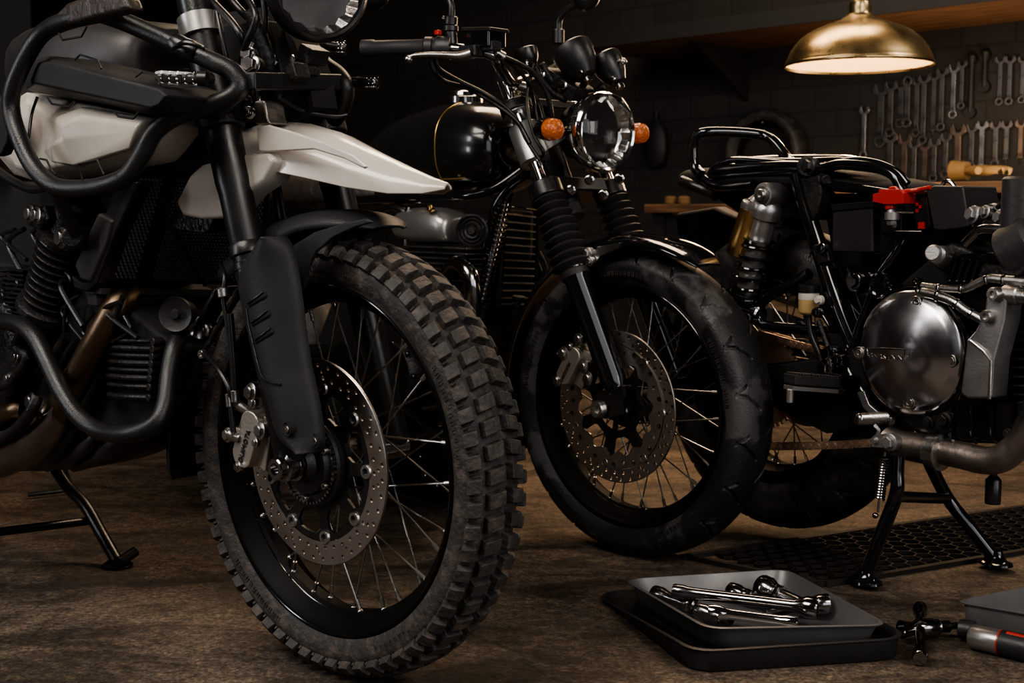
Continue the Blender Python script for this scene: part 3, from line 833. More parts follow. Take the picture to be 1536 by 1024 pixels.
b.plate('knee_pad', M.cavity, [(-5, 140), (8, 160), (14, 185), (10, 215), (2, 232), (-8, 235)], -.26, .02, bevel=.006)
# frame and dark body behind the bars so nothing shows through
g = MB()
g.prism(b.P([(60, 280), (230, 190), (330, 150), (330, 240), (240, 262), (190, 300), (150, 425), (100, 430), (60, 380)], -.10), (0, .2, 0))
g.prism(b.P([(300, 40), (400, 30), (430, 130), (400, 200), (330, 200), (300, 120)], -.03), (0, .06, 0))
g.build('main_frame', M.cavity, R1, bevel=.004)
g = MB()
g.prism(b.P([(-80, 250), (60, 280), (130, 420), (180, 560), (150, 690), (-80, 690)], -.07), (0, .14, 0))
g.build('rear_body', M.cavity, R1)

# radiator between the forks and the engine
TL, TR, BL, BR = V((-.355, -.14, .79)), V((-.355, .13, .79)), V((-.475, -.14, .61)), V((-.465, .19, .59))
def rad(u, v, o=0): 
    p_ = TL.lerp(TR, u).lerp(BL.lerp(BR, u), v); return p_ + V((o * .83, 0, -o * .55))
g = MB(); g.prism([rad(0, 0), rad(1, 0), rad(1, 1), rad(0, 1)], (-.04, 0, .02)); rd = g.build('radiator', M.cavity, R1, bevel=.003)
g = MB()
for (u0, u1) in ((.02, .20), (.30, .76), (.80, .98)):
    nx = int((u1 - u0) * 44)
    nv = 30
    for i in range(nv):
        for j in range(nx):
            u = u0 + (u1 - u0) * (j + (.5 if i % 2 else 0)) / nx; v = .03 + .94 * i / nv
            if u > u1: continue
            c = rad(u, v, .002); g.lathe(c, (.83, 0, -.55), [(.0030, -.002), (.0022, .0026), (.0004, .003)], 6)
g.build('radiator_mesh', M.grill, rd)
g = MB()
for u in (.0, .22, .27, .78, 1.):
    g.tube([rad(u, 0, .004), rad(u, 1, .004)], .004, 8, smooth=False)
g.tube([rad(.30, .35, .008), rad(.50, .75, .008), rad(.62, .98, .008)], .0035, 6)
g.build('radiator_ribs', M.satin, rd)
a_ = rad(-.04, 1.02, .02); b_ = rad(.86, 1.02, .02)
g = MB(); ux = (b_ - a_).normalized(); Rm = Matrix((ux, V((0, 0, 1)).cross(ux), V((0, 0, 1)))).transposed()
g.box((a_ + b_) / 2, ((b_ - a_).length, .02, .012), Rm); g.box((a_ + b_) / 2 + V((-.02, 0, -.016)), ((b_ - a_).length, .03, .02), Rm)
g.build('radiator_bar', M.tankgrey, R1, bevel=.002)
b.plate('radiator_shroud', M.tankgrey, [(146, 318), (168, 330), (160, 366), (134, 424), (120, 420), (110, 398)], -.17, .03, bevel=.006)
b.plate('radiator_shroud', M.satin, [(168, 330), (186, 290), (200, 270), (208, 272), (172, 350), (146, 424), (130, 438), (110, 432), (106, 412), (122, 424), (136, 420)], -.165, .03, bevel=.004)

# engine
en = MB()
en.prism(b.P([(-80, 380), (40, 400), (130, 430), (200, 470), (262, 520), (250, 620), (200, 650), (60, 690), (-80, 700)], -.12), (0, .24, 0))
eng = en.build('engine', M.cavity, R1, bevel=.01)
g = MB(); A_ = b.p(95, 300, -.15); B_ = b.p(72, 500, -.15); d = (B_ - A_)
A_ = b.p(118, 300, -.13); B_ = b.p(62, 500, -.13); L_ = (B_ - A_).length
g.cyl(A_, B_, .036, n=24)
for i in range(9):
    t = .30 + .42 * i / 8; g.lathe(A_.lerp(B_, t), B_ - A_, [(.040, -.0025), (.050, -.002), (.051, 0), (.050, .002), (.040, .0025)], 24)
g.lathe(A_.lerp(B_, .80), B_ - A_, [(.05, -.01), (.058, -.006), (.058, .006), (.05, .01)], 24)
g.lathe(A_.lerp(B_, .26), B_ - A_, [(.045, -.01), (.054, -.006), (.054, .006), (.045, .01)], 24)
g.build('cylinder_barrel', M.engblk, eng)
g = MB()
for x, y, r in ((46, 320, .012), (56, 323, .012), (94, 357, .014), (108, 358, .012), (28, 500, .008), (24, 535, .008), (12, 568, .008), (48, 602, .013), (64, 546, .007)):
    g.hex(b.p(x, y, -.185 if y < 400 else -.165), (-.1, -1, .1), r, r * .8)
g.build('engine_bolts', M.steel, eng)
g = MB().prism(b.P([(36, 312), (66, 308), (72, 330), (58, 346), (40, 338)], -.18), (0, .05, 0)); g.prism(b.P([(82, 340), (116, 340), (124, 372), (98, 380), (80, 366)], -.175), (0, .05, 0)); g.build('engine_mount', M.engblk, eng, bevel=.005)
# finned crankcase seen between guard tube and wheel
g = MB()
for i, y in enumerate((512, 523, 534, 545, 556, 567, 580, 596)):
    a_ = b.p(150 + i * 2, y - 4, -.135); c_ = b.p(236 - i, y, -.13); g.tube([a_, (a_ + c_) / 2 + V((.0, -.01, 0)), c_], .0052 if i % 2 else .004, 8)
    g.cyl(c_ + V((0, -.01, 0)), c_ + V((0, .01, 0)), .007, n=10)
g.build('crankcase_fins', M.engblk, eng)
g = MB()
g.lathe(b.p(5, 520, -.14), (0, -1, 0), [(.10, 0), (.10, .015), (.09, .022), (.05, .026), (.0005, .026)], 40)
g.tube(b.P([(12, 488), (30, 498), (24, 520), (40, 536), (20, 570), (0, 580)], -.175), .009, 10)
g.tube(b.P([(60, 560), (76, 545), (90, 520), (100, 505)], -.14), .010, 10)
g.build('clutch_case', M.engblk, eng)
# textured cylinder fins far left
g = MB()
for i in range(12):
    y = 400 + i * 7; g.prism([b.p(-10, y, -.16), b.p(34, y + 5, -.16), b.p(34, y + 8, -.16), b.p(-10, y + 3, -.16)], (0, .08, 0))
g.build('cooling_fins', M.engblk, eng)
# cables and clutter on the engine
rg = random.Random(11)
g = MB()
for i in range(16):
    x = rg.uniform(0, 190); y = rg.uniform(300, 480)
    g.tube(b.P([(x, y), (x + rg.uniform(-25, 25), y + rg.uniform(10, 30)), (x + rg.uniform(-30, 30), y + rg.uniform(40, 70))], -.135 - rg.uniform(0, .02)), rg.uniform(.003, .006), 8)
g.build('wiring', M.satin, eng)
# header pipe with heat shield
hd = b.tube('header_pipe', M.bronze, [(190, 440, -.10), (176, 462, -.13), (148, 510, -.15), (112, 575, -.16), (82, 625, -.165), (50, 655, -.165), (-30, 680, -.165)], [.026, .026, .026, .027, .027, .027], n=24)
g = MB(); g.lathe(b.p(78, 616, -.165), b.p(84, 606, -.165) - b.p(78, 616, -.165), [(.026, -.006), (.031, -.004), (.031, .004), (.026, .006)], 24); g.build('pipe_clamp', M.steel, hd)
b.tube('header_pipe', M.bronze, [(-30, 640, -.14), (0, 628, -.14), (20, 616, -.14), (36, 615, -.13)], .020, n=20)
g = MB(); rs = []
for px, py, r in ((98, 616, .032), (80, 640, .040), (50, 664, .046), (10, 680, .048), (-40, 690, .048)):
    c = b.p(px, py, -.165); rs.append([c + V((.3 * r * sin(2 * pi * j / 24), -r * .8 * cos(2 * pi * j / 24), r * sin(2 * pi * j / 24))) for j in range(24)])
g.rings(rs); g.build('heat_shield', M.pipe, hd)
b.tube('shield_strip', M.engblk, [(56, 594, -.20), (46, 618, -.21), (22, 646, -.21), (-20, 668, -.21)], .011, parent=hd)
# skid plate
g = MB(); rs = []
for x, zt, zb, hw in ((-60, 640, 690, .12), (0, 640, 700, .14), (60, 640, 705, .14), (120, 640, 702, .13), (170, 640, 692, .12), (215, 640, 672, .10), (235, 636, 652, .08)):
    T_ = b.p(x, zt, -.03); B_ = b.p(x, zb, -.03)
    rs.append([V((B_.x, hw * -cos(pi * i / 12), T_.z + (B_.z - T_.z) * sin(pi * i / 12) ** .6)) for i in range(13)])
g.rings(rs, caps=False, wrap=False); sk = g.build('skid_plate', M.engblk, R1, solid=.006)
g = MB()
for x0, x1 in ((80, 10), (112, 52), (150, 90), (186, 130)):
    g.tube([b.p(x0, 643 - (x0 - 80) * .02, -.13), b.p((x0 + x1) / 2 + 8, 672, -.135), b.p(x1, 694, -.09), b.p(x1 - 20, 703, -.03)], [.007, .013, .011, .006], 10)
g.build('skid_ribs', M.dplastic, sk)
# lower guard tube
b.tube('engine_guard', M.tubeblk, [(-60, 470, -.2), (0, 481, -.2), (30, 487, -.2), (52, 506, -.2), (70, 540, -.2), (92, 586, -.2), (118, 624, -.2), (150, 646, -.195), (195, 650, -.19), (232, 636, -.17), (248, 606, -.15), (254, 560, -.13), (262, 520, -.11), (272, 500, -.08)], .0155, label='thick black lower guard tube')
b.tube('engine_guard', M.tubeblk, [(190, 655, .12), (230, 640, .13), (256, 600, .15), (268, 540, .17), (275, 500, .18)], .0145)
# horn / fog lamp
g = MB(); c = b.p(266, 471, -.10); dv = V((.55, -.8, .03))
g.lathe(c, dv, [(.020, -.04), (.026, -.01), (.028, .0), (.030, .004), (.0285, .010), (.026, .008)], 32)
h = g.build('horn', M.dplastic, R1)
g = MB(); g.lathe(c, dv, [(.024, .004), (.020, .007), (.012, .005), (.008, .009), (.007, .014), (.0005, .014)], 32); g.build('horn_grille', M.smoke, h)
g = MB(); g.sphere(b.p(298, 510, -.05), .018, 12, (1, 1, 1.5)); g.tube(b.P([(300, 480), (312, 495), (305, 515), (292, 530)], -.04), .010, 10); g.build('chrome_elbow', M.steel, eng)

# centre stand
g = MB()
w0 = b.w(G(186, 843, .012)); st = [b.p(76, 690, w0.y), b.p(100, 728, w0.y), b.p(128, 758, w0.y), b.p(152, 800, w0.y), b.w(G(176, 842, .012))]
g.tube(st, .013, 12, k=4); sd = g.build('centre_stand', M.satin, R1)
g = MB(); c = b.w(G(176, 845, .006)); g.lathe(c, (0, 0, 1), [(.030, -.006), (.032, -.002), (.024, .004), (.014, .012)], 20); g.build('stand_foot', M.satin, sd)
g = MB(); g.cyl(b.w(G(180, 842, .016)), b.w(G(204, 826, .030)), .011); g.build('stand_tang', M.satin, sd)
q = b.w(G(-150, 850, .012))
b.tube('stand_crossbar', M.satin, [(134, 781, w0.y), (60, 790, w0.y - .12), (-40, 802, w0.y - .28), (-130, 812, w0.y - .40)], .009, parent=sd)
g = MB(); g.tube([b.w(G(42, 742, .01)), b.w(G(108, 734, .012))], .006, 8, smooth=False); g.tube(b.P([(108, 734, w0.y + .1), (96, 700, w0.y + .1)]), .006, 8); g.build('side_stand', M.satin, R1)

# headlight
def headlight(c, dirv, r, ring_m, parent, deep=1.2, name='headlight'):
    dv = V(dirv).normalized()
    g = MB(); g.lathe(c, dv, [(.004, -r * deep), (r * .35, -r * deep * .95), (r * .75, -r * deep * .62), (r * .97, -r * .2), (r * 1.0, 0), (r * .93, 0), (r * .93, -r * .1)], 48, caps=False)
    hh = g.build(name, M.gloss, parent)
    g = MB(); g.lathe(c, dv, [(r * .99, -.016), (r * 1.05, -.010), (r * 1.07, .004), (r * 1.05, .014), (r * .97, .020), (r * .92, .018), (r * .90, .010), (r * .90, -.004)], 64)
    g.build('bezel', ring_m, hh)
    g = MB(); prof = [(r * .90, .006)]
    for i in range(1, 12):
        t = 1 - i / 12; prof.append((r * .9 * t, .006 - r * .62 * (1 - t ** 2)))
    ax_, u, w = basis(dv); rs = []
    n = 192
    for r_, h_ in prof:
        rs.append([V(c) + ax_ * (h_ + .0075 * (r_ / r) * abs((j % 12) / 6 - 1)) + r_ * (cos(2 * pi * j / n) * u + sin(2 * pi * j / n) * w) for j in range(n)])
    g.rings(rs, caps=False, smooth=True); g.build('reflector', M.reflector, hh)
    g = MB(); g.lathe(V(c) - dv * r * .58, dv, [(r * .10, 0), (r * .10, r * .16), (r * .06, r * .22), (.0005, r * .24)], 20); g.build('lamp_shield', M.dchrome, hh)
    g = MB(); prof = [(r * .905, .008), (r * .88, .014), (r * .7, .022), (r * .4, .029), (r * .12, .032), (.0005, .032)]
    g.lathe(c, dv, prof, 64, caps=False); g.build('headlight_lens', M.lens, hh)
    return hh
headlight(b.p(474, -18, -.01), (1, -.28, -.06), .078, M.satin, R1)
g = MB()
c = b.p(474, -18, -.01)
g.tube([c + V((-.10, -.05, -.03)), c + V((-.08, -.03, -.12)), c + V((-.16, 0, -.20))], .012, 10); g.tube([c + V((-.10, .05, -.03)), c + V((-.10, .05, -.14)), c + V((-.16, .05, -.22))], .012, 10)
g.build('headlight_bracket', M.engblk, R1)
# clear indicators
def indicator(c, d, L_, r, parent, stalk):
    c = V(c); d = V(d).normalized()
    g = MB(); g.lathe(c - d * L_ * .5, d, [(r * .3, 0), (r * .45, L_ * .05), (r * .5, L_ * .2), (r * .5, L_ * .8), (r * .4, L_ * .95), (r * .3, L_)], 20, sq=.45)
    o = g.build('indicator', M.smoke, parent, label='smoked clear indicator')
    g = MB(); g.lathe(c - d * L_ * .5, d, [(r * .3, -.0005), (r * .9, L_ * .03), (r * 1.05, L_ * .2), (r * 1.05, L_ * .8), (r * .85, L_ * .97), (r * .3, L_ + .0005)], 24, sq=.8)
    g.build('clear_lens', M.lens, o)
    g = MB(); g.tube([c + d * L_ * .46, c + d * L_ * .66], r * .8, 16, smooth=False); g.tube(stalk, .008, 10); g.build('indicator_stalk', M.satin, o)
    ax_, u, w = basis(d); g = MB(); rr_ = random.Random(2)
    for i in range(5):
        for k in range(7):
            a = 2 * pi * k / 7; q = c + d * L_ * (-.36 + .18 * i) + r * .62 * (cos(a) * u + .6 * sin(a) * w)
            g.sphere(q, r * rr_.uniform(.07, .15), 8)
    g.build('reflector_facets', M.reflector, o)
ca = b.p(267, 117, -.22); indicator(ca, b.p(300, 118, -.20) - ca, .066, .0135, R1, [ca, b.p(318, 118, -.16)])
ca = b.p(550, 124, .10); indicator(ca, b.p(526, 124, .10) - ca, .052, .0115, R1, [ca, b.p(515, 122, .09)])
ca = b.p(506, 71, .14); indicator(ca, b.p(482, 69, .14) - ca, .045, .013, R1, [ca, b.p(478, 66, .12)])
g = MB(); g.sphere(b.p(552, -2, .25), .05, 16, (1, .5, .5)); g.build('mirror', M.satin, R1)
# steering head clutter, brake lines and yoke
g = MB()
for q, r in (([(322, 0, -.09), (330, 40, -.10), (338, 80, -.10), (345, 100, -.09)], .004), ([(312, -4, -.09), (345, 30, -.10), (362, 55, -.10), (370, 80, -.08)], .006), ([(370, -5, -.09), (384, 25, -.10), (372, 60, -.10), (360, 90, -.09)], .0055), ([(395, 0, -.05), (398, 35, -.05), (390, 70, -.05), (380, 95, -.05)], .005),
             ([(420, 145, -.05), (455, 166, 0), (500, 174, .04), (520, 172, .06)], .004), ([(340, -10, -.05), (365, 20, -.05), (410, 60, 0), (430, 80, 0)], .006)):
    g.tube(b.P(q), r, 10)
g.build('control_cables', M.satin, R1)
g = MB()
for x, y, l_, r in ((372, 82, -.09, .010), (376, 98, -.09, .013), (404, 92, -.04, .010), (440, 96, .0, .012), (366, 140, -.10, .007), (372, 168, -.10, .007), (464, 100, .03, .009)):
    g.hex(b.p(x, y, l_), (.4, -1, .2), r)
g.cyl(b.p(384, 128, -.06), b.p(386, 160, -.06), .012); g.cyl(b.p(378, 66, -.08), b.p(372, 84, -.09), .008)
g.build('yoke_fittings', M.dchrome, R1)
g = MB()
for i in range(14):
    x, y = rg.uniform(385, 470), rg.uniform(80, 112); c = b.p(x, y, rg.uniform(-.04, .06)); g.box(c, (rg.uniform(.01, .04), rg.uniform(.02, .04), rg.uniform(.01, .03)), Matrix.Rotation(rg.uniform(-1, 1), 3, 'Y'))
g.build('steering_head', M.engblk, R1, bevel=.002)
b.plate('yoke_cover', M.pipe, [(374, 152), (396, 150), (400, 176), (404, 186), (380, 186)], -.07, .04, bevel=.004)
g = MB(); g.prism(b.P([(330, 20), (400, 10), (440, 60), (462, 110), (470, 160), (440, 186), (400, 188), (360, 150), (340, 60)], .0), (0, .05, 0)); g.build('headstock', M.cavity, R1)
b.tube('wiring_loom', M.satin, [(408, 238, 0), (412, 280, .02), (420, 330, .03), (436, 360, .03)], .005)
b.tube('wiring_loom', M.satin, [(414, 240, .02), (420, 290, .03), (430, 340, .04), (440, 358, .04)], .004)
# rear wheel and seat, mostly past the frame edge
rw1 = wheel(b, 'rear_wheel', (-1.60, 0, .335), .335, .070, .235, .06, 'plain', 0, spokes=False, mt=M.knob)
g = MB(); g.box((-1.25, 0, .36), (.7, .06, .07)); g.build('swingarm', M.engblk, R1, bevel=.008)
g = MB().rings(hull([(-1.55, .86, .92, .10, 3, 0), (-1.4, .82, .92, .14, 3, 0), (-1.1, .80, .89, .16, 3, 0), (-.9, .80, .88, .13, 3, 0)])); g.build('seat', M.leather, R1)

# ================================================================== BIKE 2 : black roadster with round headlight
b = Bike('motorcycle', 'black roadster motorcycle with a chrome round headlight, amber indicators and rubber fork gaiters', (.2677, 2.707), .8036)
R2 = b.root
fw = wheel(b, 'front_wheel', (0, 0, .325), .325, .060, .257, .046, 'street', 36, mt=M.rub_scuffed, hubr=.030)
brake_disc(fw, -.072, .161, .132, 36, 7, .05, hr=.004)
# inner drilled carrier ring of the disc
mb = MB(); rs = []
for j in range(120):
    a = 2 * pi * j / 120; ri = .100 + .006 * sin(a * 14)
    rs.append([V((r * cos(a), yy, r * sin(a))) for yy, r in ((-.0745, ri), (-.0745, .131), (-.0715, .131), (-.0715, ri))])
mb.rings(rs, closed=True); ct = MB()
for k in range(28):
    a = 2 * pi * k / 28; r = .118 + .006 * (k % 2); ct.cyl((r * cos(a), -.09, r * sin(a)), (r * cos(a), -.05, r * sin(a)), .006 if k % 2 else .0045, n=8, ch=0)
ma, mc = mb.mesh(), ct.mesh()
for me in (ma, mc):
    bm = bmesh.new(); bm.from_mesh(me); bmesh.ops.recalc_face_normals(bm, faces=bm.faces); bm.to_mesh(me); bm.free()
MB().build('inner_disc_ring', M.disc, fw, me=cut(ma, mc), fix=False)
mb = MB()
mb.lathe((0, -.03, 0), (0, -1, 0), [(.03, 0), (.036, .01), (.036, .03), (.028, .034), (.028, .05)], 32)
for k in range(7):
    a = 2 * pi * k / 7; mb.tube([V((.03 * cos(a), -.06, .03 * sin(a))), V((.103 * cos(a + .1), -.066, .103 * sin(a + .1)))], .0055, 8, smooth=False)
mb.build('hub_spider', M.satin, fw)
g = MB(); g.lathe((0, -.03, .325), (0, -1, 0), [(.012, 0), (.012, .06), (.019, .062), (.019, .098), (.016, .102), (.010, .102), (.009, .092), (.0005, .092)], 28)
g.cyl((0, .03, .325), (0, .12, .325), .012); g.build('front_axle', M.steel, R2)

d2 = (V((-.298, 0, 1.02)) - V((.050, 0, .330))).normalized()
def fork2(lat):
    bot = V((.050, lat, .330)); at = lambda t: bot + d2 * t
    g = MB(); g.lathe(bot, d2, [(.010, -.012), (.012, -.006), (.012, .035), (.0135, .037)], 20)
    g.lathe(at(.035), d2, [(.018, 0), (.022, .012), (.0275, .03), (.0275, .255), (.031, .262), (.032, .296), (.028, .300)], 32)
    leg = g.build('fork_leg', M.gloss, R2)
    g = MB(); prof = []; L0 = .296; n = 9; H_ = .19
    prof.append((.032, 0)); prof.append((.034, .012)); prof.append((.031, .016))
    for i in range(n):
        r = .046 - .008 * i / n; h = .018 + (H_ - .018) * i / n; s_ = (H_ - .018) / n
        prof += [(r - .014, h + s_ * .05), (r - .004, h + s_ * .32), (r, h + s_ * .5), (r - .003, h + s_ * .68)]
    prof += [(.026, H_), (.026, H_ + .03)]
    g.lathe(at(L0), d2, prof, 36); g.build('fork_gaiter', M.softrub, leg)
    g = MB(); g.lathe(at(L0 + H_ + .01), d2, [(.020, 0), (.020, .30)], 28); g.build('fork_stanchion', M.chrome, leg)
    g = MB(); g.lathe(at(L0 + H_ + .115), d2, [(.026, -.035), (.034, -.032), (.034, .050), (.031, .056), (.025, .058)], 28); e0 = at(L0 + H_ + .125); s_ = -1 if lat < 0 else 1; g.prism([e0 + V((.0, -.012 * s_, .035)), e0 + V((.085, -.02 * s_, .03)), e0 + V((.09, -.02 * s_, .012)), e0 + V((.02, -.012 * s_, -.02))], (0, .012, 0)); g.build('headlight_ear', M.alusmooth, leg)
    g = MB(); g.lathe(at(L0 + H_ + .215), d2, [(.028, -.016), (.033, -.015), (.033, .012), (.026, .016)], 28); g.build('top_clamp_ring', M.alusmooth, leg)
    g = MB(); g.cyl(bot + V((-.03, 0, .0)), bot + V((-.065, 0, .0)), .018); g.prism([bot + V((.01, -.016, .05)), bot + V((-.06, -.016, .03)), bot + V((-.072, -.016, -.01)), bot + V((-.04, -.016, -.025)), bot + V((.012, -.016, -.01))], (0, .03, 0)); g.build('axle_lug', M.gloss, leg, bevel=.003)
    return leg, at
l2, at2 = fork2(-.102)
fork2(.102)
for nm, t, th_, m_ in (('lower_yoke', .50, .036, M.satin), ('top_yoke', .70, .024, M.satin)):
    g = MB(); c = V((.05, 0, .33)) + d2 * t
    for lat in (-.102, .102): g.lathe(V((.05, lat, .33)) + d2 * t, d2, [(.037, -th_ / 2), (.037, th_ / 2)], 24)
    g.box(c - V((.018, 0, 0)), (.075, .18, th_ * .9), Matrix.Rotation(-.47, 3, 'Y')); g.build(nm, m_, R2, bevel=.004)
g = MB(); g.cyl(V((-.165, 0, .66)) + d2 * .06, V((-.16, 0, .66)) + d2 * .32, .03); g.build('steering_stem', M.engblk, R2)
g = MB()
for x, y in ((929, 268), (856, 285), (905, 292), (884, 270)): g.hex(b.p(x, y, -.06), (.6, -.8, 0), .008)
g.build('yoke_bolts', M.dchrome, R2)

# caliper
c0 = b.p(860, 537, -.115); c1 = b.p(848, 562, -.115); up = (c0 - c1).normalized(); side = V((up.z, 0, -up.x))
cal = MB(); lobes(c0 + up * .004, c1, .0215, .0215, -.122, .05, cal); cal.box((c0 + c1) / 2 + V((.02, .03, 0)), (.05, .04, .085), Matrix.Rotation(.4, 3, 'Y'))
cc = cal.build('brake_caliper', M.caliper, R2, bevel=.0035, seg=3)
g = MB(); text(g, 'CAROOKEX', c1 - up * .016 + V((0, -.1235 - c1.y, 0)) + side * .006, up, -side, .010, .0008, fit=.052); g.build('caliper_lettering', M.ink, cc)
g = MB()
for x, y, r in ((868, 509, .010), (876, 550, .010), (882, 568, .011), (845, 530, .011), (836, 571, .009), (855, 520, .007)): g.hex(b.p(x, y, -.12), (-.1, -1, .1), r, r * .8)
g.cyl(b.p(838, 533, -.12), b.p(850, 522, -.11), .008); g.build('caliper_bolts', M.steel, cc)

# fender
f2 = fender('front_fender', M.gloss, .325, [(58, .352, .040, .004), (66, .360, .066, .012), (80, .362, .072, .022), (95, .360, .074, .026), (120, .356, .072, .026), (150, .354, .070, .022), (175, .352, .070, .018), (196, .350, .066, .012)], parent=R2)
g = MB(); g.prism(b.P([(878, 392), (886, 376), (905, 368), (930, 364), (926, 372), (900, 384), (888, 402)], -.085), (0, .02, 0)); g.hex(b.p(881, 380, -.09), (0, -1, 0), .010); g.hex(b.p(884, 392, -.095), (0, -1, 0), .008); g.build('fender_bracket', M.steel, f2, bevel=.002)

# headlight, indicators, gauges
hc = b.p(903, 198, -.01)
hh = headlight(hc, (1, -.06, -.04), .082, M.chrome, R2, deep=1.45)
def amber(c, d, r, parent, base):
    d = V(d).normalized(); c = V(c)
    g = MB(); g.lathe(c, d, [(r * .3, -r * 1.5), (r * .75, -r * 1.3), (r * .98, -r * .5), (r * 1.02, 0), (r * .9, 0)], 28); o = g.build('indicator', M.gloss, parent, label='amber round indicator')
    g = MB(); g.lathe(c, d, [(r * .97, 0), (r * .98, r * .5), (r * .88, r * .95), (r * .6, r * 1.2), (.0005, r * 1.28)], 32)
    for i in range(4): g.lathe(c, d, [(r * (.90 - i * .2), r * (.9 + i * .09)), (r * (.88 - i * .2), r * (1.0 + i * .09)), (r * (.80 - i * .2), r * (.96 + i * .09))], 32, closed=False, caps=False)
    g.build('amber_lens', M.amber, o)
    g = MB(); g.tube([c - d * r * 1.2, V(base)], .008, 12, smooth=False); g.build('indicator_stalk', M.gloss, o)
fdir = V((1, -.05, 0))
ca = b.p(824, 194, -.135); amber(ca, fdir, .0235, R2, b.p(850, 198, -.08))
ca = b.p(953, 200, .135); amber(ca, fdir, .0235, R2, b.p(915, 200, .09))
def gauge(px, py, lat, r, dv, L_, nm='gauge'):
    c = b.p(px, py, lat); dv = V(dv).normalized()
    g = MB(); g.lathe(c, dv, [(.004, -L_), (r * .55, -L_ * .95), (r * .8, -L_ * .6), (r * .96, -L_ * .35), (r, -.006), (r * 1.05, 0), (r * 1.05, L_ * .35), (r * .95, L_ * .42), (r * .9, L_ * .3), (.001, L_ * .3)], 40)
    o = g.build(nm, M.satin, R2)
    g = MB(); g.cyl(c - dv * L_, c - dv * (L_ + .012), .009); g.bolt(c - dv * (L_ * .8) + V((.01, -.02, 0)), -dv, .006); g.build('gauge_fitting', M.dchrome, o)
    return o
gv = (-.52, -.12, .84)
gauge(862, 84, -.02, .043, gv, .055); gauge(912, 97, .055, .034, gv, .05); gauge(790, 82, -.115, .024, (-.3, -.1, .95), .03)
g = MB(); g.sphere(b.p(935, 92, .05), .008, 10); g.cyl(b.p(922, 92, .05), b.p(934, 92, .05), .004); g.build('gauge_knob', M.steel, R2)
g = MB()
for q in ([(800, 95, -.10), (812, 120, -.08), (830, 140, -.05), (850, 150, -.02)], [(812, 95, -.08), (825, 118, -.06), (838, 135, -.04)], [(880, 120, 0), (870, 135, 0), (862, 150, 0)], [(905, 128, .04), (890, 140, .03), (878, 150, .02)]): g.tube(b.P(q), .008, 10)
g.box(b.p(838, 118, -.03), (.05, .06, .03), Matrix.Rotation(.5, 3, 'Y')); g.box(b.p(868, 138, .0), (.04, .07, .03), Matrix.Rotation(.5, 3, 'Y'))
g.build('gauge_bracket', M.engblk, R2, bevel=.002)
g = MB()
for x, y, l_ in ((829, 120, -.05), (845, 128, -.04), (822, 138, -.06), (812, 112, -.08)): g.hex(b.p(x, y, l_), (.3, -1, .2), .007)
g.build('bracket_bolts', M.chrome, R2)

# handlebar and right-hand controls
gr0 = b.p(541, 73, -.40); gr1 = b.p(640, 71, -.315); br1 = b.p(735, 82, -.235)
hb = MB().tube([gr1, b.p(690, 74, -.275), br1, b.p(752, 104, -.19), b.p(768, 124, -.14), b.p(790, 118, -.08), b.p(812, 112, .0), b.p(835, 100, .10), b.p(850, 76, .2), b.p(856, 70, .3)], .0115, 16).build('handlebar', M.dchrome, R2)
g = MB(); ax_ = gr1 - gr0; L_ = ax_.length; g.lathe(gr0, ax_, [(.010, 0), (.0175, .002), (.0185, .006), (.0185, L_ * .20), (.0165, L_ * .22), (.017, L_ * .95), (.0195, L_ * .97), (.0195, L_), (.012, L_)], 28); g.build('grip', M.plastic, hb)
g = MB(); a_ = b.p(636, 71, -.32); c_ = b.p(676, 72, -.285); g.lathe(a_, c_ - a_, [(.018, 0), (.022, .003), (.022, .018), (.019, .020), (.021, .024), (.024, .028), (.024, (c_ - a_).length)], 24); g.build('switch_housing', M.dplastic, hb)
g = MB(); g.box(b.p(657, 49, -.31), (.012, .012, .010)); g.build('kill_switch', M.red, hb, bevel=.002)
g = MB(); a_ = b.p(678, 76, -.275); g.cyl(a_, b.p(676, 45, -.275), .013); g.cyl(b.p(676, 48, -.275), b.p(676, 38, -.275), .0165); g.cyl(b.p(676, 38, -.275), b.p(677, 24, -.275), .014); g.cyl(b.p(664, 28, -.28), b.p(672, 30, -.275), .006); g.build('mirror_clamp', M.satin, hb)
b.tube('mirror_stem', M.satin, [(677, 26, -.275), (677, 8, -.275), (670, -8, -.275), (655, -40, -.275)], .0075, parent=hb)
g = MB(); q = [b.p(x, y, -.27) for x, y in ((693, 43), (733, 42), (733, 70), (696, 72))]; g.prism(q, (0, .05, 0)); o = g.build('master_cylinder', M.gloss, hb, bevel=.004)
g = MB(); q = [b.p(x, y, -.272) for x, y in ((691, 41), (735, 40), (735, 46), (692, 47))]; g.prism(q, (0, .054, 0)); g.build('reservoir_lid', M.satin, hb, bevel=.002)
g = MB(); g.box(b.p(705, 78, -.27), (.06, .03, .025)); g.box(b.p(735, 70, -.25), (.04, .03, .022)); g.build('lever_perch', M.engblk, hb, bevel=.004)
lv = MB(); rs = []
for x, y, r in ((614, 88, .006), (618, 84, .005), (640, 82, .0065), (670, 83, .008), (690, 84, .010), (706, 80, .011)): 
    c = b.p(x, y, -.378 + (x - 614) / 92 * .085); rs.append(c)
lv.tube(rs, [.006, .0045, .0055, .007, .009, .010], 12); lv.sphere(b.p(612, 89, -.379), .0085, 12); lv.build('brake_lever', M.steel, hb)
g = MB()
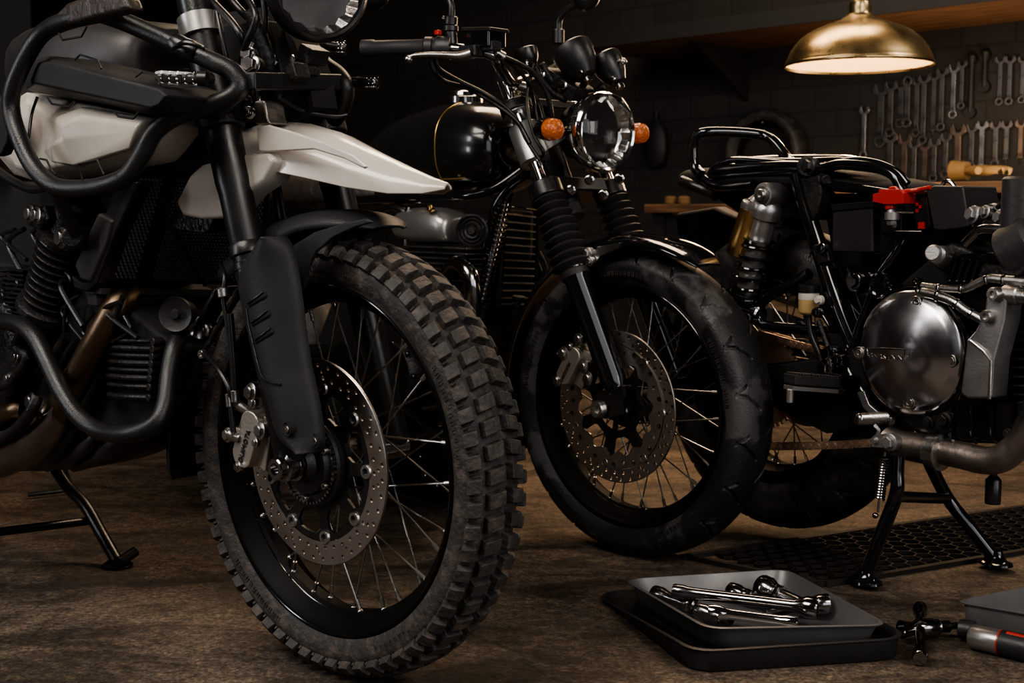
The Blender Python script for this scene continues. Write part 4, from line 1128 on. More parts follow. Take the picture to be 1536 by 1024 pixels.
for q, r in (([(645, 92, -.29), (652, 108, -.28), (668, 122, -.25), (700, 132, -.22), (740, 155, -.19), (775, 182, -.15), (790, 210, -.14), (810, 240, -.13)], .0045), ([(652, 88, -.28), (660, 104, -.27), (690, 122, -.24), (730, 142, -.20), (770, 172, -.15), (795, 215, -.14)], .0045),
             ([(745, 82, -.23), (775, 94, -.18), (800, 110, -.13), (820, 140, -.09), (828, 175, -.07)], .0055), ([(760, 90, -.2), (790, 120, -.14), (800, 150, -.10), (806, 180, -.09)], .0045), ([(790, 128, -.10), (806, 150, -.08), (815, 178, -.08)], .005), ([(800, 95, -.12), (790, 150, -.13), (800, 200, -.13), (815, 230, -.12), (800, 245, -.1)], .004)):
    g.tube(b.P(q), r, 10)
g.build('control_cables', M.satin, hb)
g = MB(); g.cyl(b.p(742, 78, -.23), b.p(756, 86, -.21), .010); g.cyl(b.p(790, 132, -.1), b.p(775, 128, -.12), .012); g.build('cable_adjuster', M.steel, hb)
g = MB(); g.cyl(b.p(838, 66, .22), b.p(838, 44, .22), .014); g.build('mirror_clamp', M.satin, hb)
b.tube('mirror_stem', M.satin, [(838, 48, .22), (839, 30, .22), (848, 18, .22), (866, 6, .22)], .0085, parent=hb)
g = MB(); g.sphere(b.p(880, -6, .22), .045, 20, (.9, .5, .8)); g.build('mirror', M.satin, hb)

# tank
rings_ = pxhull([(556, 218, 236, .05, 2.2), (572, 196, 272, .10, 2.3), (600, 174, 288, .125, 2.4), (640, 158, 293, .135, 2.5), (685, 151, 294, .135, 2.5), (725, 155, 290, .125, 2.4), (752, 170, 276, .105, 2.3), (768, 192, 250, .07, 2.1), (773, 212, 228, .03, 2)], 0, 40, 6)
tk = MB().rings(rings_).build('fuel_tank', M.tankblk, R2)
g = MB(); c = b.p(697, 149, 0); g.lathe(c, (0, 0, 1), [(.045, -.01), (.045, .004), (.038, .008), (.036, .016), (.030, .020), (.0005, .022)], 36, sq=1); g.build('fuel_cap', M.dchrome, tk)
# gold pinstripe hugging the tank: follows one of its rings on the near side
g = MB()
for off in (0,):
    idx = min(range(len(rings_)), key=lambda i: abs((rings_[i][0].x) - b.p(672, 220, -.10).x))
    rr = rings_[idx]; q = [rr[j % 40] for j in range(12, 29)]
    c = sum(rr, V()) / len(rr)
    g.tube([p_ + (p_ - c).normalized() * .0006 for p_ in q], .0012, 6)
st_ = [rings_[i][24] + V((0, -.0006, 0)) for i in range(6, 30)]
g.tube(st_, .0012, 6)
g.build('pinstripe', M.pin, tk)
g = MB(); rr = rings_[-8]; c = sum(rr, V()) / len(rr); g.tube([p_ + (p_ - c).normalized() * .001 for p_ in rr], .0014, 6, closed=True); g.build('tank_seam', M.dchrome, tk)
g = MB(); g.cyl(b.p(612, 285, -.12), b.p(624, 283, -.12), .008); g.sphere(b.p(616, 285, -.125), .010, 10, (1.4, 1, .7)); g.build('fuel_tap', M.gold, R2)
# seat and rear of the roadster
g = MB().rings(hull([(-1.52, .78, .84, .10, 3, 0), (-1.35, .75, .84, .13, 3, 0), (-1.1, .74, .83, .13, 3, 0), (-.88, .74, .82, .11, 3, 0), (-.80, .75, .80, .08, 3, 0)])); g.build('seat', M.leather, R2)
rw2 = wheel(b, 'rear_wheel', (-1.42, 0, .32), .32, .065, .235, .055, 'plain', 32, hubr=.05)
g = MB(); g.tube([V((-1.42, -.11, .32)), V((-.9, -.11, .38))], .02, 12, smooth=False); g.tube([V((-1.42, .11, .32)), V((-.9, .11, .38))], .02, 12, smooth=False)
g.tube([V((-1.40, -.12, .34)), V((-1.25, -.12, .74))], .018, 12, smooth=False); g.build('swingarm', M.satin, R2)
# frame tubes
b.tube('frame_rail', M.gloss, [(380, 300, -.10), (520, 300, -.10), (600, 296, -.11), (680, 295, -.10), (722, 290, -.08), (750, 278, -.06), (782, 255, -.03)], .011)
b.tube('frame_downtube', M.gloss, [(790, 262, -.05), (760, 285, -.06), (740, 320, -.07), (728, 380, -.07), (716, 460, -.07), (706, 540, -.08), (690, 640, -.09)], .012)
b.tube('frame_downtube', M.gloss, [(790, 262, .05), (768, 285, .06), (755, 330, .07), (748, 420, .07), (740, 540, .08)], .012)
# oil cooler with fins
g = MB()
A4 = [b.p(752, 312, -.07), b.p(800, 318, .10), b.p(797, 452, .10), b.p(742, 452, -.07)]
def oc(u, v, o=0): return A4[0].lerp(A4[1], u).lerp(A4[3].lerp(A4[2], u), v) + V((o, 0, 0))
g.prism([oc(0, 0), oc(1, 0), oc(1, 1), oc(0, 1)], (-.03, 0, 0)); oo = g.build('oil_cooler', M.cavity, R2, bevel=.003)
g = MB()
for i in range(12):
    v = .05 + .9 * i / 11; g.prism([oc(.06, v, .002), oc(.94, v, .002), oc(.94, v + .018, .002), oc(.06, v + .018, .002)], (.014, 0, 0))
g.build('cooler_fins', M.alu, oo)
g = MB(); q = [oc(0, -.03, .01), oc(1, -.03, .01), oc(1, 1.03, .01), oc(0, 1.03, .01)]
g.tube(q, .007, 8, closed=True, smooth=False); g.build('cooler_frame', M.satin, oo)
a_ = b.p(758, 300, -.10); c_ = b.p(722, 452, -.10)
g = MB(); g.tube([a_, c_], .009, 10, smooth=False)
for i in range(20): g.lathe(a_.lerp(c_, .04 + .92 * i / 19), c_ - a_, [(.010, -.002), (.0175, -.0012), (.0175, .0012), (.010, .002)], 16)
g.build('finned_oil_pipe', M.dchrome, R2)
g = MB()
for x0, y0, x1, y1, l_ in ((728, 446, 716, 500, -.09), (778, 446, 764, 560, -.02)):
    g.tube(b.P([(x0, y0), ((x0 + x1) / 2, (y0 + y1) / 2), (x1, y1)], l_), .009, 10)
    for t in (0, .1, .2): c = b.p(x0 + (x1 - x0) * t, y0 + (y1 - y0) * t, l_); g.lathe(c, b.p(x1, y1, l_) - b.p(x0, y0, l_), [(.010, -.004), (.0155, -.003), (.0155, .003), (.010, .004)], 16)
g.build('oil_hose', M.engblk, R2)
# engine
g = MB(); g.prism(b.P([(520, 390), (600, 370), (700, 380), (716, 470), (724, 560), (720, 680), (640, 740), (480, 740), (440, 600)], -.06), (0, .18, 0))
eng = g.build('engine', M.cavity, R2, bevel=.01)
g = MB().rings(pxhull([(592, 330, 350, .02, 2.4), (602, 316, 360, .05, 2.8), (625, 311, 366, .062, 3), (655, 312, 366, .062, 3), (676, 322, 366, .05, 2.8), (686, 338, 362, .02, 2.4)], -.09, 28, 4)); g.build('cylinder_head', M.alusmooth, eng)
g = MB()
for i in range(7):
    y = 368 + i * 8; x0 = 604 + i * 3; x1 = 700 - i; A_ = b.p(x0, y, -.15); B_ = b.p(x1, y + 4, -.15)
    g.prism([A_, B_, B_ + V((0, 0, -.004)), A_ + V((0, 0, -.004))], (0, .12, 0))
g.build('cooling_fins', M.steel, eng, bevel=.001)
g = MB(); g.prism(b.P([(612, 368), (690, 370), (700, 440), (640, 430)], -.14), (0, .08, 0)); g.build('cylinder_barrel', M.engblk, eng)
g = MB(); c = b.p(709, 346, -.13)
dv = V((.5, -.85, 0)); g.lathe(c, dv, [(.016, -.03), (.035, -.008), (.038, 0), (.038, .006), (.034, .009), (.030, .004), (.026, .008), (.022, .004), (.017, .009), (.012, .006), (.008, .012), (.0005, .012)], 36); g.build('horn', M.engblk, R2)
g = MB()
for x, y, r in ((690, 392, .009), (702, 400, .008), (680, 400, .007), (645, 312, .007)): g.hex(b.p(x, y, -.15), (0, -1, 0), r)
g.build('engine_bolts', M.gold, eng)
g = MB(); g.tube(b.P([(668, 418, -.14), (684, 396, -.16), (700, 404, -.17), (708, 430, -.17), (708, 470, -.16), (700, 540, -.15), (680, 620, -.15), (620, 660, -.15), (520, 672, -.15)]), .020, 20); g.build('exhaust_header', M.dchrome, eng)
g = MB(); g.tube(b.P([(800, 380, .12), (812, 410, .14), (806, 440, .15), (790, 470, .15), (770, 560, .15), (740, 640, .14)]), .020, 20); g.build('exhaust_header', M.dchrome, eng)
g = MB(); g.tube(b.P([(560, 330, -.10), (590, 312, -.12), (610, 322, -.12), (612, 345, -.12)]), .012, 12); g.tube(b.P([(560, 320, -.08), (600, 304, -.1), (640, 304, -.1)]), .004, 8); g.tube(b.P([(612, 310, -.13), (608, 340, -.13), (606, 370, -.13)]), .006, 8); g.build('breather_pipe', M.dchrome, eng)
# covers low on the engine, seen through the knobbly wheel
g = MB()
g.lathe(b.p(655, 690, -.14), (0, -1, 0), [(.07, -.03), (.07, 0), (.062, .010), (.03, .012), (.0005, .012)], 36)
g.lathe(b.p(590, 560, -.14), (0, -1, 0), [(.085, -.03), (.085, .0), (.075, .012), (.03, .016), (.0005, .016)], 36)
g.build('crankcase_cover', M.engblk, eng)
g = MB()
for cx, cy, rr in ((655, 690, .060), (590, 560, .075)):
    for k in range(8):
        a = 2 * pi * k / 8; c = b.p(cx, cy, -.150) + V((rr * cos(a), 0, rr * sin(a))); g.bolt(c, (0, -1, 0), .006)
g.build('cover_bolts', M.dchrome, eng)
g = MB(); g.tube(b.P([(590, 600, -.16), (640, 640, -.18), (690, 690, -.18), (700, 720, -.18)]), .008, 10); g.tube(b.P([(600, 740, -.16), (660, 760, -.2), (690, 745, -.22)]), .009, 10); g.cyl(b.p(640, 612, -.2), b.p(700, 600, -.3), .011); g.build('foot_controls', M.dchrome, R2)
# underside of bike
g = MB(); g.prism(b.P([(440, 560), (600, 560), (730, 640), (716, 740), (640, 760), (470, 740)], -.03), (0, .10, 0)); g.build('sump', M.cavity, eng)

# ================================================================== BIKE 3 : stripped bike on its centre stand
b = Bike('motorcycle', 'stripped black motorcycle on its centre stand with polished round engine cover and gold shock reservoir', (.60, 2.80), .95)
R3 = b.root
ZC = .368
rw = wheel(b, 'rear_wheel', (0, 0, ZC), .331, .078, .222, .062, 'street', 32, mt=M.rub, hubr=.045)
g = MB(); g.lathe((0, -.060, 0), (0, -1, 0), [(.05, 0), (.098, .001), (.098, .006), (.05, .008)], 44); g.build('sprocket', M.chain, rw)
g = MB()
for k in range(44):
    a = 2 * pi * k / 44; g.box((.101 * cos(a), -.0635, .101 * sin(a)), (.010, .004, .006), Matrix.Rotation(-a, 3, 'Y'))
g.build('sprocket_teeth', M.chain, rw)
mb = MB()
mb.lathe((0, .07, 0), (0, 1, 0), [(.075, 0), (.115, .001), (.115, .006), (.075, .007)], 48); mb.build('brake_disc', M.disc, rw)
# chain: upper and lower run, engine sprocket to wheel
g = MB()
def run(A_, B_, n, sag):
    A_ = V(A_); B_ = V(B_); d = (B_ - A_)
    for i in range(n):
        t = (i + .5) / n; c = A_ + d * t + V((0, 0, -sag * 4 * t * (1 - t))); e = d.normalized(); L_ = d.length / n
        off = .009 if i % 2 else .0065
        for s_ in (-1, 1):
            pl = []
            for k in range(16):
                a = 2 * pi * k / 16; rr = .0105
                pl.append(c + e * (.5 * L_ * (1 if cos(a) > 0 else -1) + rr * cos(a)) + V((0, s_ * off, rr * sin(a) * (1 - .25 * (abs(cos(a)) < .4)))))
            g.prism(pl, (0, .0022, 0))
        g.cyl(c - e * L_ * .5 + V((0, -.011, 0)), c - e * L_ * .5 + V((0, .013, 0)), .0052, n=10, ch=0)
cl0, cl1 = b.p(1120, 668, -.125), b.p(1318, 663, -.125)
run(cl0, cl1, 17, .004)
run(V((-.0, -.068, ZC + .10)) , V((.33, -.068, ZC + .055)), 20, 0)
g.build('drive_chain', M.chain, R3)
# swingarm and rear brake parts
g = MB()
g.prism([V((.05, -.155, ZC - .02)), V((.05, -.155, ZC + .035)), V((.36, -.155, ZC + .10)), V((.36, -.155, ZC + .03))], (0, .03, 0))
g.prism([V((-.06, .115, ZC - .02)), V((-.06, .115, ZC + .03)), V((.36, .115, ZC + .08)), V((.36, .115, ZC + .02))], (0, .03, 0))
g.cyl((.36, -.16, ZC + .06), (.36, .16, ZC + .06), .03)
g.build('swingarm', M.cavity, R3, bevel=.006)
g = MB(); g.cyl((0, -.16, ZC), (0, .15, ZC), .013); g.hex((0, -.16, ZC), (0, -1, 0), .016); g.build('rear_axle', M.steel, R3)
g = MB()
for i in range(10):
    x = 1165 + rg.uniform(0, 100); y = 500 + rg.uniform(-8, 40)
    g.tube(b.P([(x, y), (x + rg.uniform(10, 30), y + rg.uniform(-12, 12)), (x + rg.uniform(30, 60), y + rg.uniform(-5, 20))], -.11 + rg.uniform(0, .05)), rg.uniform(.003, .007), 8)
g.prism(b.P([(1150, 545), (1240, 535), (1300, 560), (1290, 640), (1240, 650), (1150, 605)], -.10), (0, .02, 0))
g.build('chain_guard', M.engblk, R3, bevel=.003)

# passenger peg hanger loop
hg = b.tube('peg_hanger', M.gloss, [(1214, 410, -.14), (1180, 430, -.145), (1150, 447, -.15), (1138, 462, -.15), (1140, 482, -.15), (1156, 490, -.15), (1200, 494, -.15), (1236, 498, -.145)], .011, k=8)
g = MB(); g.cyl(b.p(1100, 462, -.155), b.p(1132, 468, -.15), .016); g.cyl(b.p(1120, 468, -.152), b.p(1142, 474, -.15), .022); g.hex(b.p(1126, 477, -.17), (-.2, -1, 0), .009); g.hex(b.p(1105, 463, -.165), (-.4, -1, 0), .012); g.build('hanger_bolt', M.dchrome, hg)

# shock absorber with gold reservoir
g = MB(); t0 = b.p(1157, 292, -.15); t1 = b.p(1116, 450, -.15); d = t1 - t0; L_ = d.length; dn = d.normalized()
def sh(t, off=(0, 0, 0)): return t0 + d * t + V(off)
g.lathe(t0 + V((0, .03, 0)), (0, -1, 0), [(.012, 0), (.024, .001), (.025, .01), (.025, .045), (.024, .055), (.012, .056)], 28)
g.lathe(sh(.10), dn, [(.020, -.01), (.030, .0), (.031, .012), (.031, .026), (.027, .030)], 32)
sk = g.build('shock_absorber', M.alu, R3, bevel=.0)
g = MB(); g.bolt(t0 + V((0, -.030, 0)), (0, -1, 0), .012, .006); g.lathe(t0 + V((0, -.026, 0)), (0, -1, 0), [(.012, 0), (.018, .001), (.018, .003)], 24); g.build('shock_bolt', M.steel, sk)
g = MB(); g.lathe(sh(.20), dn, [(.024, 0), (.024, .045), (.023, .047), (.023, L_ * .72)], 32); g.build('shock_body', M.alusmooth, sk)
g = MB(); g.lathe(sh(.43), dn, [(.024, -.004), (.034, -.003), (.034, .003), (.030, .005), (.034, .007), (.033, .012), (.024, .013)], 24)
g.build('spring_collar', M.dchrome, sk)
g = MB(); g.spring(sh(.46), sh(.98), .032, .0038, 5.3, 8, 22); g.build('coil_spring', M.gloss, sk)
g = MB(); g.lathe(sh(.96), dn, [(.02, -.01), (.034, -.006), (.034, .004), (.026, .012), (.02, .03)], 24); g.build('spring_seat', M.satin, sk)
ra, rb = b.p(1127, 312, -.165), b.p(1104, 382, -.165)
g = MB(); g.lathe(ra, rb - ra, [(.018, 0), (.0225, .002), (.0225, (rb - ra).length - .003), (.019, (rb - ra).length), (.012, (rb - ra).length + .002)], 36); g.build('gold_reservoir', M.gold, sk)
g = MB(); g.lathe(ra, rb - ra, [(.016, -.016), (.022, -.012), (.0235, -.002), (.022, .002)], 32); g.tube([ra - (rb - ra).normalized() * .012, b.p(1136, 298, -.16), b.p(1150, 291, -.155)], [.014, .012, .014], 16); g.build('reservoir_bridge', M.alu, sk)

# frame
def ft(name, pts, r, **k): return b.tube(name, M.gloss, pts, r, **k)
fr = ft('frame', [(1196, 262, -.14), (1206, 300, -.14), (1222, 352, -.14), (1240, 410, -.14), (1258, 462, -.14), (1274, 502, -.14), (1282, 520, -.14)], .0165, k=5)
ft('frame_tube', [(1250, 405, -.10), (1268, 450, -.11), (1284, 494, -.13)], .010, parent=fr)
ft('frame_tube', [(1342, 352, -.13), (1325, 400, -.135), (1305, 450, -.14), (1286, 500, -.14), (1278, 545, -.14)], .009, parent=fr)
ft('frame_tube', [(1358, 352, -.12), (1345, 378, -.13), (1322, 410, -.14)], .010, parent=fr)
ft('frame_tube', [(1282, 510, -.14), (1270, 545, -.145), (1290, 580, -.15), (1310, 610, -.15)], .012, parent=fr)
ft('frame_tube', [(1200, 262, .13), (1230, 380, .13), (1275, 510, .13)], .014, parent=fr)
ft('frame_tube', [(1040, 262, .02), (1200, 268, .05), (1380, 300, .05), (1500, 320, 0), (1600, 330, 0)], .013, parent=fr)
g = MB(); g.prism(b.P([(1200, 268), (1228, 262), (1232, 290), (1226, 318), (1218, 330), (1208, 300)], -.155), (0, .03, 0)); g.prism(b.P([(1218, 368), (1238, 364), (1244, 392), (1226, 398)], -.16), (0, .025, 0)); g.build('frame_gusset', M.engblk, fr, bevel=.003)
g = MB(); g.prism(b.P([(1262, 400), (1300, 398), (1330, 400), (1318, 440), (1290, 500), (1276, 470)], -.115), (0, .012, 0)); g.build('frame_plate', M.gloss, fr, bevel=.003)
g = MB(); g.hex(b.p(1283, 422, -.135), (-.1, -1, 0), .012); g.lathe(b.p(1283, 422, -.127), (0, -1, 0), [(.012, 0), (.020, .001), (.020, .005), (.012, .006)], 20); g.hex(b.p(1232, 372, -.17), (0, -1, 0), .008)
for x, y, r in ((1245, 530, .012), (1240, 552, .015), (1258, 540, .010), (1225, 468, .008)): g.hex(b.p(x, y, -.17), (-.2, -1, 0), r)
g.build('frame_bolts', M.dchrome, fr)
g = MB(); c = b.p(1322, 430, -.17); g.lathe(c, (-.1, -1, 0), [(.02, -.03), (.027, -.01), (.027, .006), (.022, .008), (.019, .004), (.012, .002), (.0005, .002)], 30); g.build('oil_window', M.gloss, R3)
# footrest brackets
g = MB(); g.prism(b.P([(1230, 500), (1262, 560), (1280, 596), (1300, 580), (1290, 540), (1262, 500)], -.15), (0, .02, 0)); 
g.tube(b.P([(1208, 472), (1222, 510), (1234, 545)], -.16), .006, 8); g.tube(b.P([(1228, 480), (1240, 515), (1252, 545)], -.16), .006, 8)
g.build('footrest_bracket', M.engblk, R3, bevel=.003)
pa, pb = b.p(1184, 568, -.31), b.p(1253, 573, -.20)
ux = (pb - pa).normalized(); Rm = Matrix((ux, V((0, 0, 1)).cross(ux), V((0, 0, 1)))).transposed()
g = MB(); L_ = (pb - pa).length
g.box((pa + pb) / 2, (L_, .034, .018), Rm)
for i in range(14): g.box(pa + ux * (L_ * (.06 + .88 * i / 13)) + V((0, 0, .010)), (L_ * .035, .032, .006), Rm)
fp = g.build('footrest', M.softrub, R3, bevel=.0015)
g = MB(); o_ = V((0, -.004, -.016)); g.box((pa + pb) / 2 + o_ + ux * .002, (L_ * 1.0, .030, .008), Rm); g.cyl(pa + V((.006, -.004, -.018)) , pa + V((.006, -.004, -.044)), .0065); g.build('footrest_plate', M.alusmooth, fp, bevel=.002)
g = MB(); g.box(b.p(1262, 576, -.18), (.05, .05, .04), Rm); g.tube([pb, b.p(1270, 580, -.17), b.p(1290, 582, -.15)], .014, 12); g.build('footrest_mount', M.gloss, fp, bevel=.004)
# brake pedal arm and knurled peg
g = MB(); g.prism(b.P([(1284, 588), (1296, 586), (1304, 606), (1320, 620), (1338, 626), (1336, 634), (1312, 628), (1294, 612)], -.185), (0, .010, 0)); bp_ = g.build('brake_pedal', M.alu, R3, bevel=.003)
pa, pb = b.p(1284, 629, -.24), b.p(1336, 627, -.17); e = pb - pa; L_ = e.length
g = MB(); prof = [(.004, 0), (.008, 0), (.0115, .003)]
for i in range(20): h = .006 + (L_ - .008) * i / 20; prof += [(.0125, h), (.0112, h + L_ / 40)]
prof += [(.0145, L_ - .012), (.0145, L_), (.008, L_ + .002)]
g.lathe(pa, e, prof, 24, smooth=True); g.build('knurled_peg', M.steel, bp_)
# brake fluid reservoir
c = b.p(1213, 452, -.165); g = MB(); g.lathe(c + V((0, 0, -.022)), (0, 0, 1), [(.014, -.004), (.019, 0), (.020, .003), (.020, .026)], 28); o = g.build('fluid_reservoir', M.fluid, R3)
g = MB(); g.lathe(c + V((0, 0, .004)), (0, 0, 1), [(.0202, 0), (.0204, .001), (.0204, .013), (.0202, .014)], 28); g.build('reservoir_band', M.cupwhite, o)
g = MB(); g.lathe(c + V((0, 0, .018)), (0, 0, 1), [(.022, 0), (.0225, .003), (.0225, .014), (.018, .017), (.0005, .017)], 28); g.build('reservoir_cap', M.satin, o)
g = MB(); g.cyl(b.p(1226, 449, -.18), b.p(1234, 449, -.17), .008); g.hex(b.p(1228, 450, -.185), (0, -1, 0), .007); g.build('reservoir_clip', M.cupwhite, o)
b.tube('fluid_hose', M.satin, [(1213, 472, -.165), (1216, 500, -.165), (1230, 535, -.16), (1236, 560, -.15)], .006)

# tail frame, seat pan
g = MB()
tl = ft('grab_rail', [(1052, 262, -.14), (1042, 250, -.14), (1040, 220, -.14), (1046, 203, -.14), (1062, 198, -.13), (1100, 198, -.08), (1140, 202, -.03), (1160, 212, -.02), (1180, 236, -.02), (1190, 246, -.03)], .0115, k=7)
g = MB().rings(pxhull([(1032, 262, 272, .04, 2.5), (1050, 252, 282, .12, 3), (1100, 250, 284, .14, 3), (1180, 250, 284, .14, 3), (1280, 262, 290, .13, 3), (1340, 272, 294, .11, 3), (1368, 280, 294, .05, 2.5)], 0, 28, 4)); sp = g.build('tail_tray', M.cavity, R3)
g = MB()
for pts, r in (([(1065, 262), (1072, 250), (1100, 240), (1150, 242), (1195, 246), (1225, 252)], .007), ([(1075, 256), (1130, 250), (1190, 248), (1230, 252), (1262, 246), (1310, 250), (1340, 262), (1352, 282), (1358, 290)], .011), ([(1235, 256), (1270, 240), (1310, 242), (1345, 256), (1362, 275)], .006), ([(1066, 266), (1110, 262), (1170, 258), (1220, 256)], .006),
               ([(1056, 268), (1070, 278), (1090, 280), (1130, 276)], .010), ([(1190, 262), (1240, 275), (1300, 284), (1350, 292)], .008), ([(1075, 248), (1110, 238), (1190, 240), (1260, 238), (1310, 246)], .004)):
    g.tube(b.P(pts, -.14), r, 12)
g.build('seat_rail', M.gloss, R3)
ft('seat_rail', [(1090, 246, .0), (1140, 240, .0), (1200, 238, .02), (1280, 240, .05), (1340, 258, .06)], .009)
g = MB(); g.prism(b.P([(1105, 247), (1130, 240), (1180, 238), (1240, 238), (1275, 240), (1290, 248), (1220, 250), (1150, 252)], -.13), (0, .10, 0)); sp2 = g.build('seat_pan', M.satin, R3, bevel=.006)
g = MB()
for i in range(9):
    x = 1120 + i * 20; g.box(b.p(x, 244, -.11), (.022, .02, .008)); g.bolt(b.p(x + 6, 243, -.12), (0, -.4, 1), .005)
g.build('seat_fasteners', M.dchrome, sp2, bevel=.001)
g = MB(); g.hex(b.p(1214, 249, -.155), (-.1, -1, .1), .013); g.cyl(b.p(1211, 250, -.16), b.p(1211, 250, -.12), .021); g.cyl(b.p(1240, 270, -.15), b.p(1232, 266, -.14), .010); g.build('rail_bolt', M.engblk, R3)
b.tube('tail_bracket', M.satin, [(1024, 272, -.13), (1040, 278, -.13), (1060, 286, -.12), (1075, 292, -.12)], .014)
g = MB(); rs = []
g.prism(b.P([(1075, 285), (1200, 285), (1200, 330), (1120, 330), (1075, 300)], -.05), (0, .12, 0)); g.prism(b.P([(1010, 320), (1070, 310), (1110, 330), (1090, 400), (1020, 380)], .05), (0, .05, 0)); g.build('inner_fender', M.cavity, R3, bevel=.01)
# airbox / inner dark body
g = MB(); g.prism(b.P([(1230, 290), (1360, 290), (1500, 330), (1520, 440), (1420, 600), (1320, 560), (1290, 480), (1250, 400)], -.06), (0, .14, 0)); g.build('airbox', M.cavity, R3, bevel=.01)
# battery and boxes
def slab(name, poly, lat, th, m, bev=.004, parent=R3, lab=None): return b.plate(name, m, poly, lat, th, parent, bev, lab)
bt = slab('battery', [(1248, 312), (1309, 306), (1309, 379), (1247, 378)], -.15, .10, M.dplastic, lab='black battery')
slab('battery_lid', [(1246, 306), (1310, 301), (1310, 311), (1246, 317)], -.154, .11, M.satin, .002, bt)
slab('battery', [(1309, 316), (1352, 318), (1352, 380), (1309, 382)], -.13, .10, M.satin, .004)
slab('ignition_box', [(1364, 290), (1390, 284), (1396, 340), (1374, 346)], -.15, .08, M.satin)
eb = slab('fuse_box', [(1388, 283), (1402, 278), (1444, 279), (1454, 340), (1414, 346), (1400, 344)], -.17, .10, M.dplastic, .003, lab='square dark fuse box')
slab('tray_bracket', [(1316, 345), (1450, 347), (1464, 350), (1460, 358), (1345, 360), (1330, 410), (1322, 404), (1334, 360)], -.14, .05, M.gloss)
g = MB(); g.prism(b.P([(1309, 291), (1318, 289), (1318, 284), (1350, 284), (1355, 290), (1355, 305), (1340, 306), (1326, 306), (1309, 302)], -.185), (0, .035, 0)); g.cyl(b.p(1336, 306, -.17), b.p(1337, 314, -.17), .011); g.tube(b.P([(1334, 286), (1336, 282), (1344, 282), (1348, 286)], -.165), .003, 8)
rt = g.build('battery_terminal', M.red, R3, bevel=.004, seg=3, label='red battery terminal clamp')
g = MB(); g.cyl(b.p(1337, 312, -.17), b.p(1338, 325, -.17), .008, .009); g.hex(b.p(1338, 328, -.17), (0, 0, -1), .010, .012); g.cyl(b.p(1340, 332, -.17), b.p(1342, 340, -.165), .005); g.build('terminal_post', M.alu, rt)
g = MB(); g.tube(b.P([(1350, 288, -.17), (1366, 286, -.17), (1380, 284, -.165), (1396, 281, -.17)]), .004, 8); g.tube(b.P([(1355, 292, -.16), (1370, 288, -.16), (1386, 288, -.16)]), .0025, 8); g.build('red_wire', M.red, R3)
g = MB()
for x, y in ((1376, 306), (1381, 310), (1376, 316)): g.box(b.p(x, y, -.152), (.006, .003, .006))
g.box(b.p(1383, 338, -.153), (.014, .004, .012)); g.build('warning_mark', M.red, R3)
g = MB(); g.tube(b.P([(1412, 280), (1418, 272), (1426, 273), (1432, 280)], -.14), .004, 8); g.build('box_catch', M.dchrome, R3)
g = MB()
for i in range(12):
    x, y = rg.uniform(1455, 1540), rg.uniform(296, 345); g.tube(b.P([(x, y), (x + 12, y + rg.uniform(-10, 10)), (x + 30, y + rg.uniform(-8, 12))], -.12 - rg.uniform(0, .05)), rg.uniform(.004, .009), 8)
g.build('wiring_loom', M.satin, R3)
g = MB()
for x, y, r in ((1460, 322, .012), (1478, 318, .009), (1520, 312, .013), (1500, 326, .010)): g.hex(b.p(x, y, -.18), (-.3, -1, .2), r)
g.cyl(b.p(1456, 330, -.16), b.p(1470, 332, -.14), .012); g.build('pipe_union', M.alu, R3)
g = MB(); c = b.p(1530, 310, -.19); g.cyl(c + V((0, 0, -.05)), c + V((0, 0, .05)), .03); g.cyl(b.p(1560, 352, -.19), b.p(1512, 382, -.19), .045); g.build('carburettor_top', M.softrub, R3)

# engine
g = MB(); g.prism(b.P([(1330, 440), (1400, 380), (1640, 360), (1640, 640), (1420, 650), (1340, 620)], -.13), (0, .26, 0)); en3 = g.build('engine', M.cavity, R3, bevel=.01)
cc_ = b.p(1365, 529, -.20); cv = V((-.16, -1, 0))
cv = V((-.02, -1, 0)).normalized()
g = MB(); g.lathe(cc_, cv, [(.11, -.07), (.122, -.06), (.122, -.012), (.118, -.006)], 64); g.build('crankcase_ring', M.gloss, en3)
Rr = .1135
prof = [(Rr, -.012), (Rr, -.001), (Rr * .985, .003), (Rr * .955, .005), (Rr * .90, .012)]
for i in range(1, 15):
    t = 1 - i / 15; prof.append((Rr * .90 * t, .012 + .025 * (1 - t ** 2.0)))
prof.append((.0005, .037))
g = MB(); g.lathe(cc_, cv, prof, 96, caps=False); cov = g.build('engine_cover', M.polish, en3, label='polished round engine cover')
ax_, u_, w_ = basis(cv)
def cvp(px, py, off=0):
    p_ = b.p(px, py, -.2 - .02); r = V((p_.x - cc_.x, 0, p_.z - cc_.z)).length / (Rr * .9)
    h = .012 + .025 * (1 - min(1, r) ** 2.0); return b.p(px, py, cc_.y - h - off)
g = MB(); pr_ = []
for v_ in (0, .5, 1):
    row = []
    for i in range(13):
        t = i / 12; a_ = b.p(1302 + (1366 - 1302) * t, 522.5 + 1.5 * t, -.22); c_ = b.p(1303 + (1366 - 1303) * t, 533 + 8 * t, -.22); q_ = a_.lerp(c_, v_)
        r_ = V((q_.x - cc_.x, 0, q_.z - cc_.z)).length / (Rr * .9); q_.y = cc_.y - (.012 + .025 * (1 - min(1, r_) ** 2.0)) - .0018; row.append(q_)
    pr_.append(row)
g.rings(pr_, caps=False, wrap=False); g.build('name_plate', M.pipe, cov)
g = MB()
A_ = cvp(1306, 536, .001); B_ = cvp(1362, 542, .001); xd = (B_ - A_)
text(g, 'BNRSTNNE', A_, V((xd.x, 0, xd.z)), V((0, 0, 1)), .0135, .0012, fit=V((xd.x, 0, xd.z)).length)
def dome(q): 
    r = V((q.x - cc_.x, 0, q.z - cc_.z)).length / (Rr * .9); return cc_.y - (.012 + .025 * (1 - min(1, r) ** 2.0))
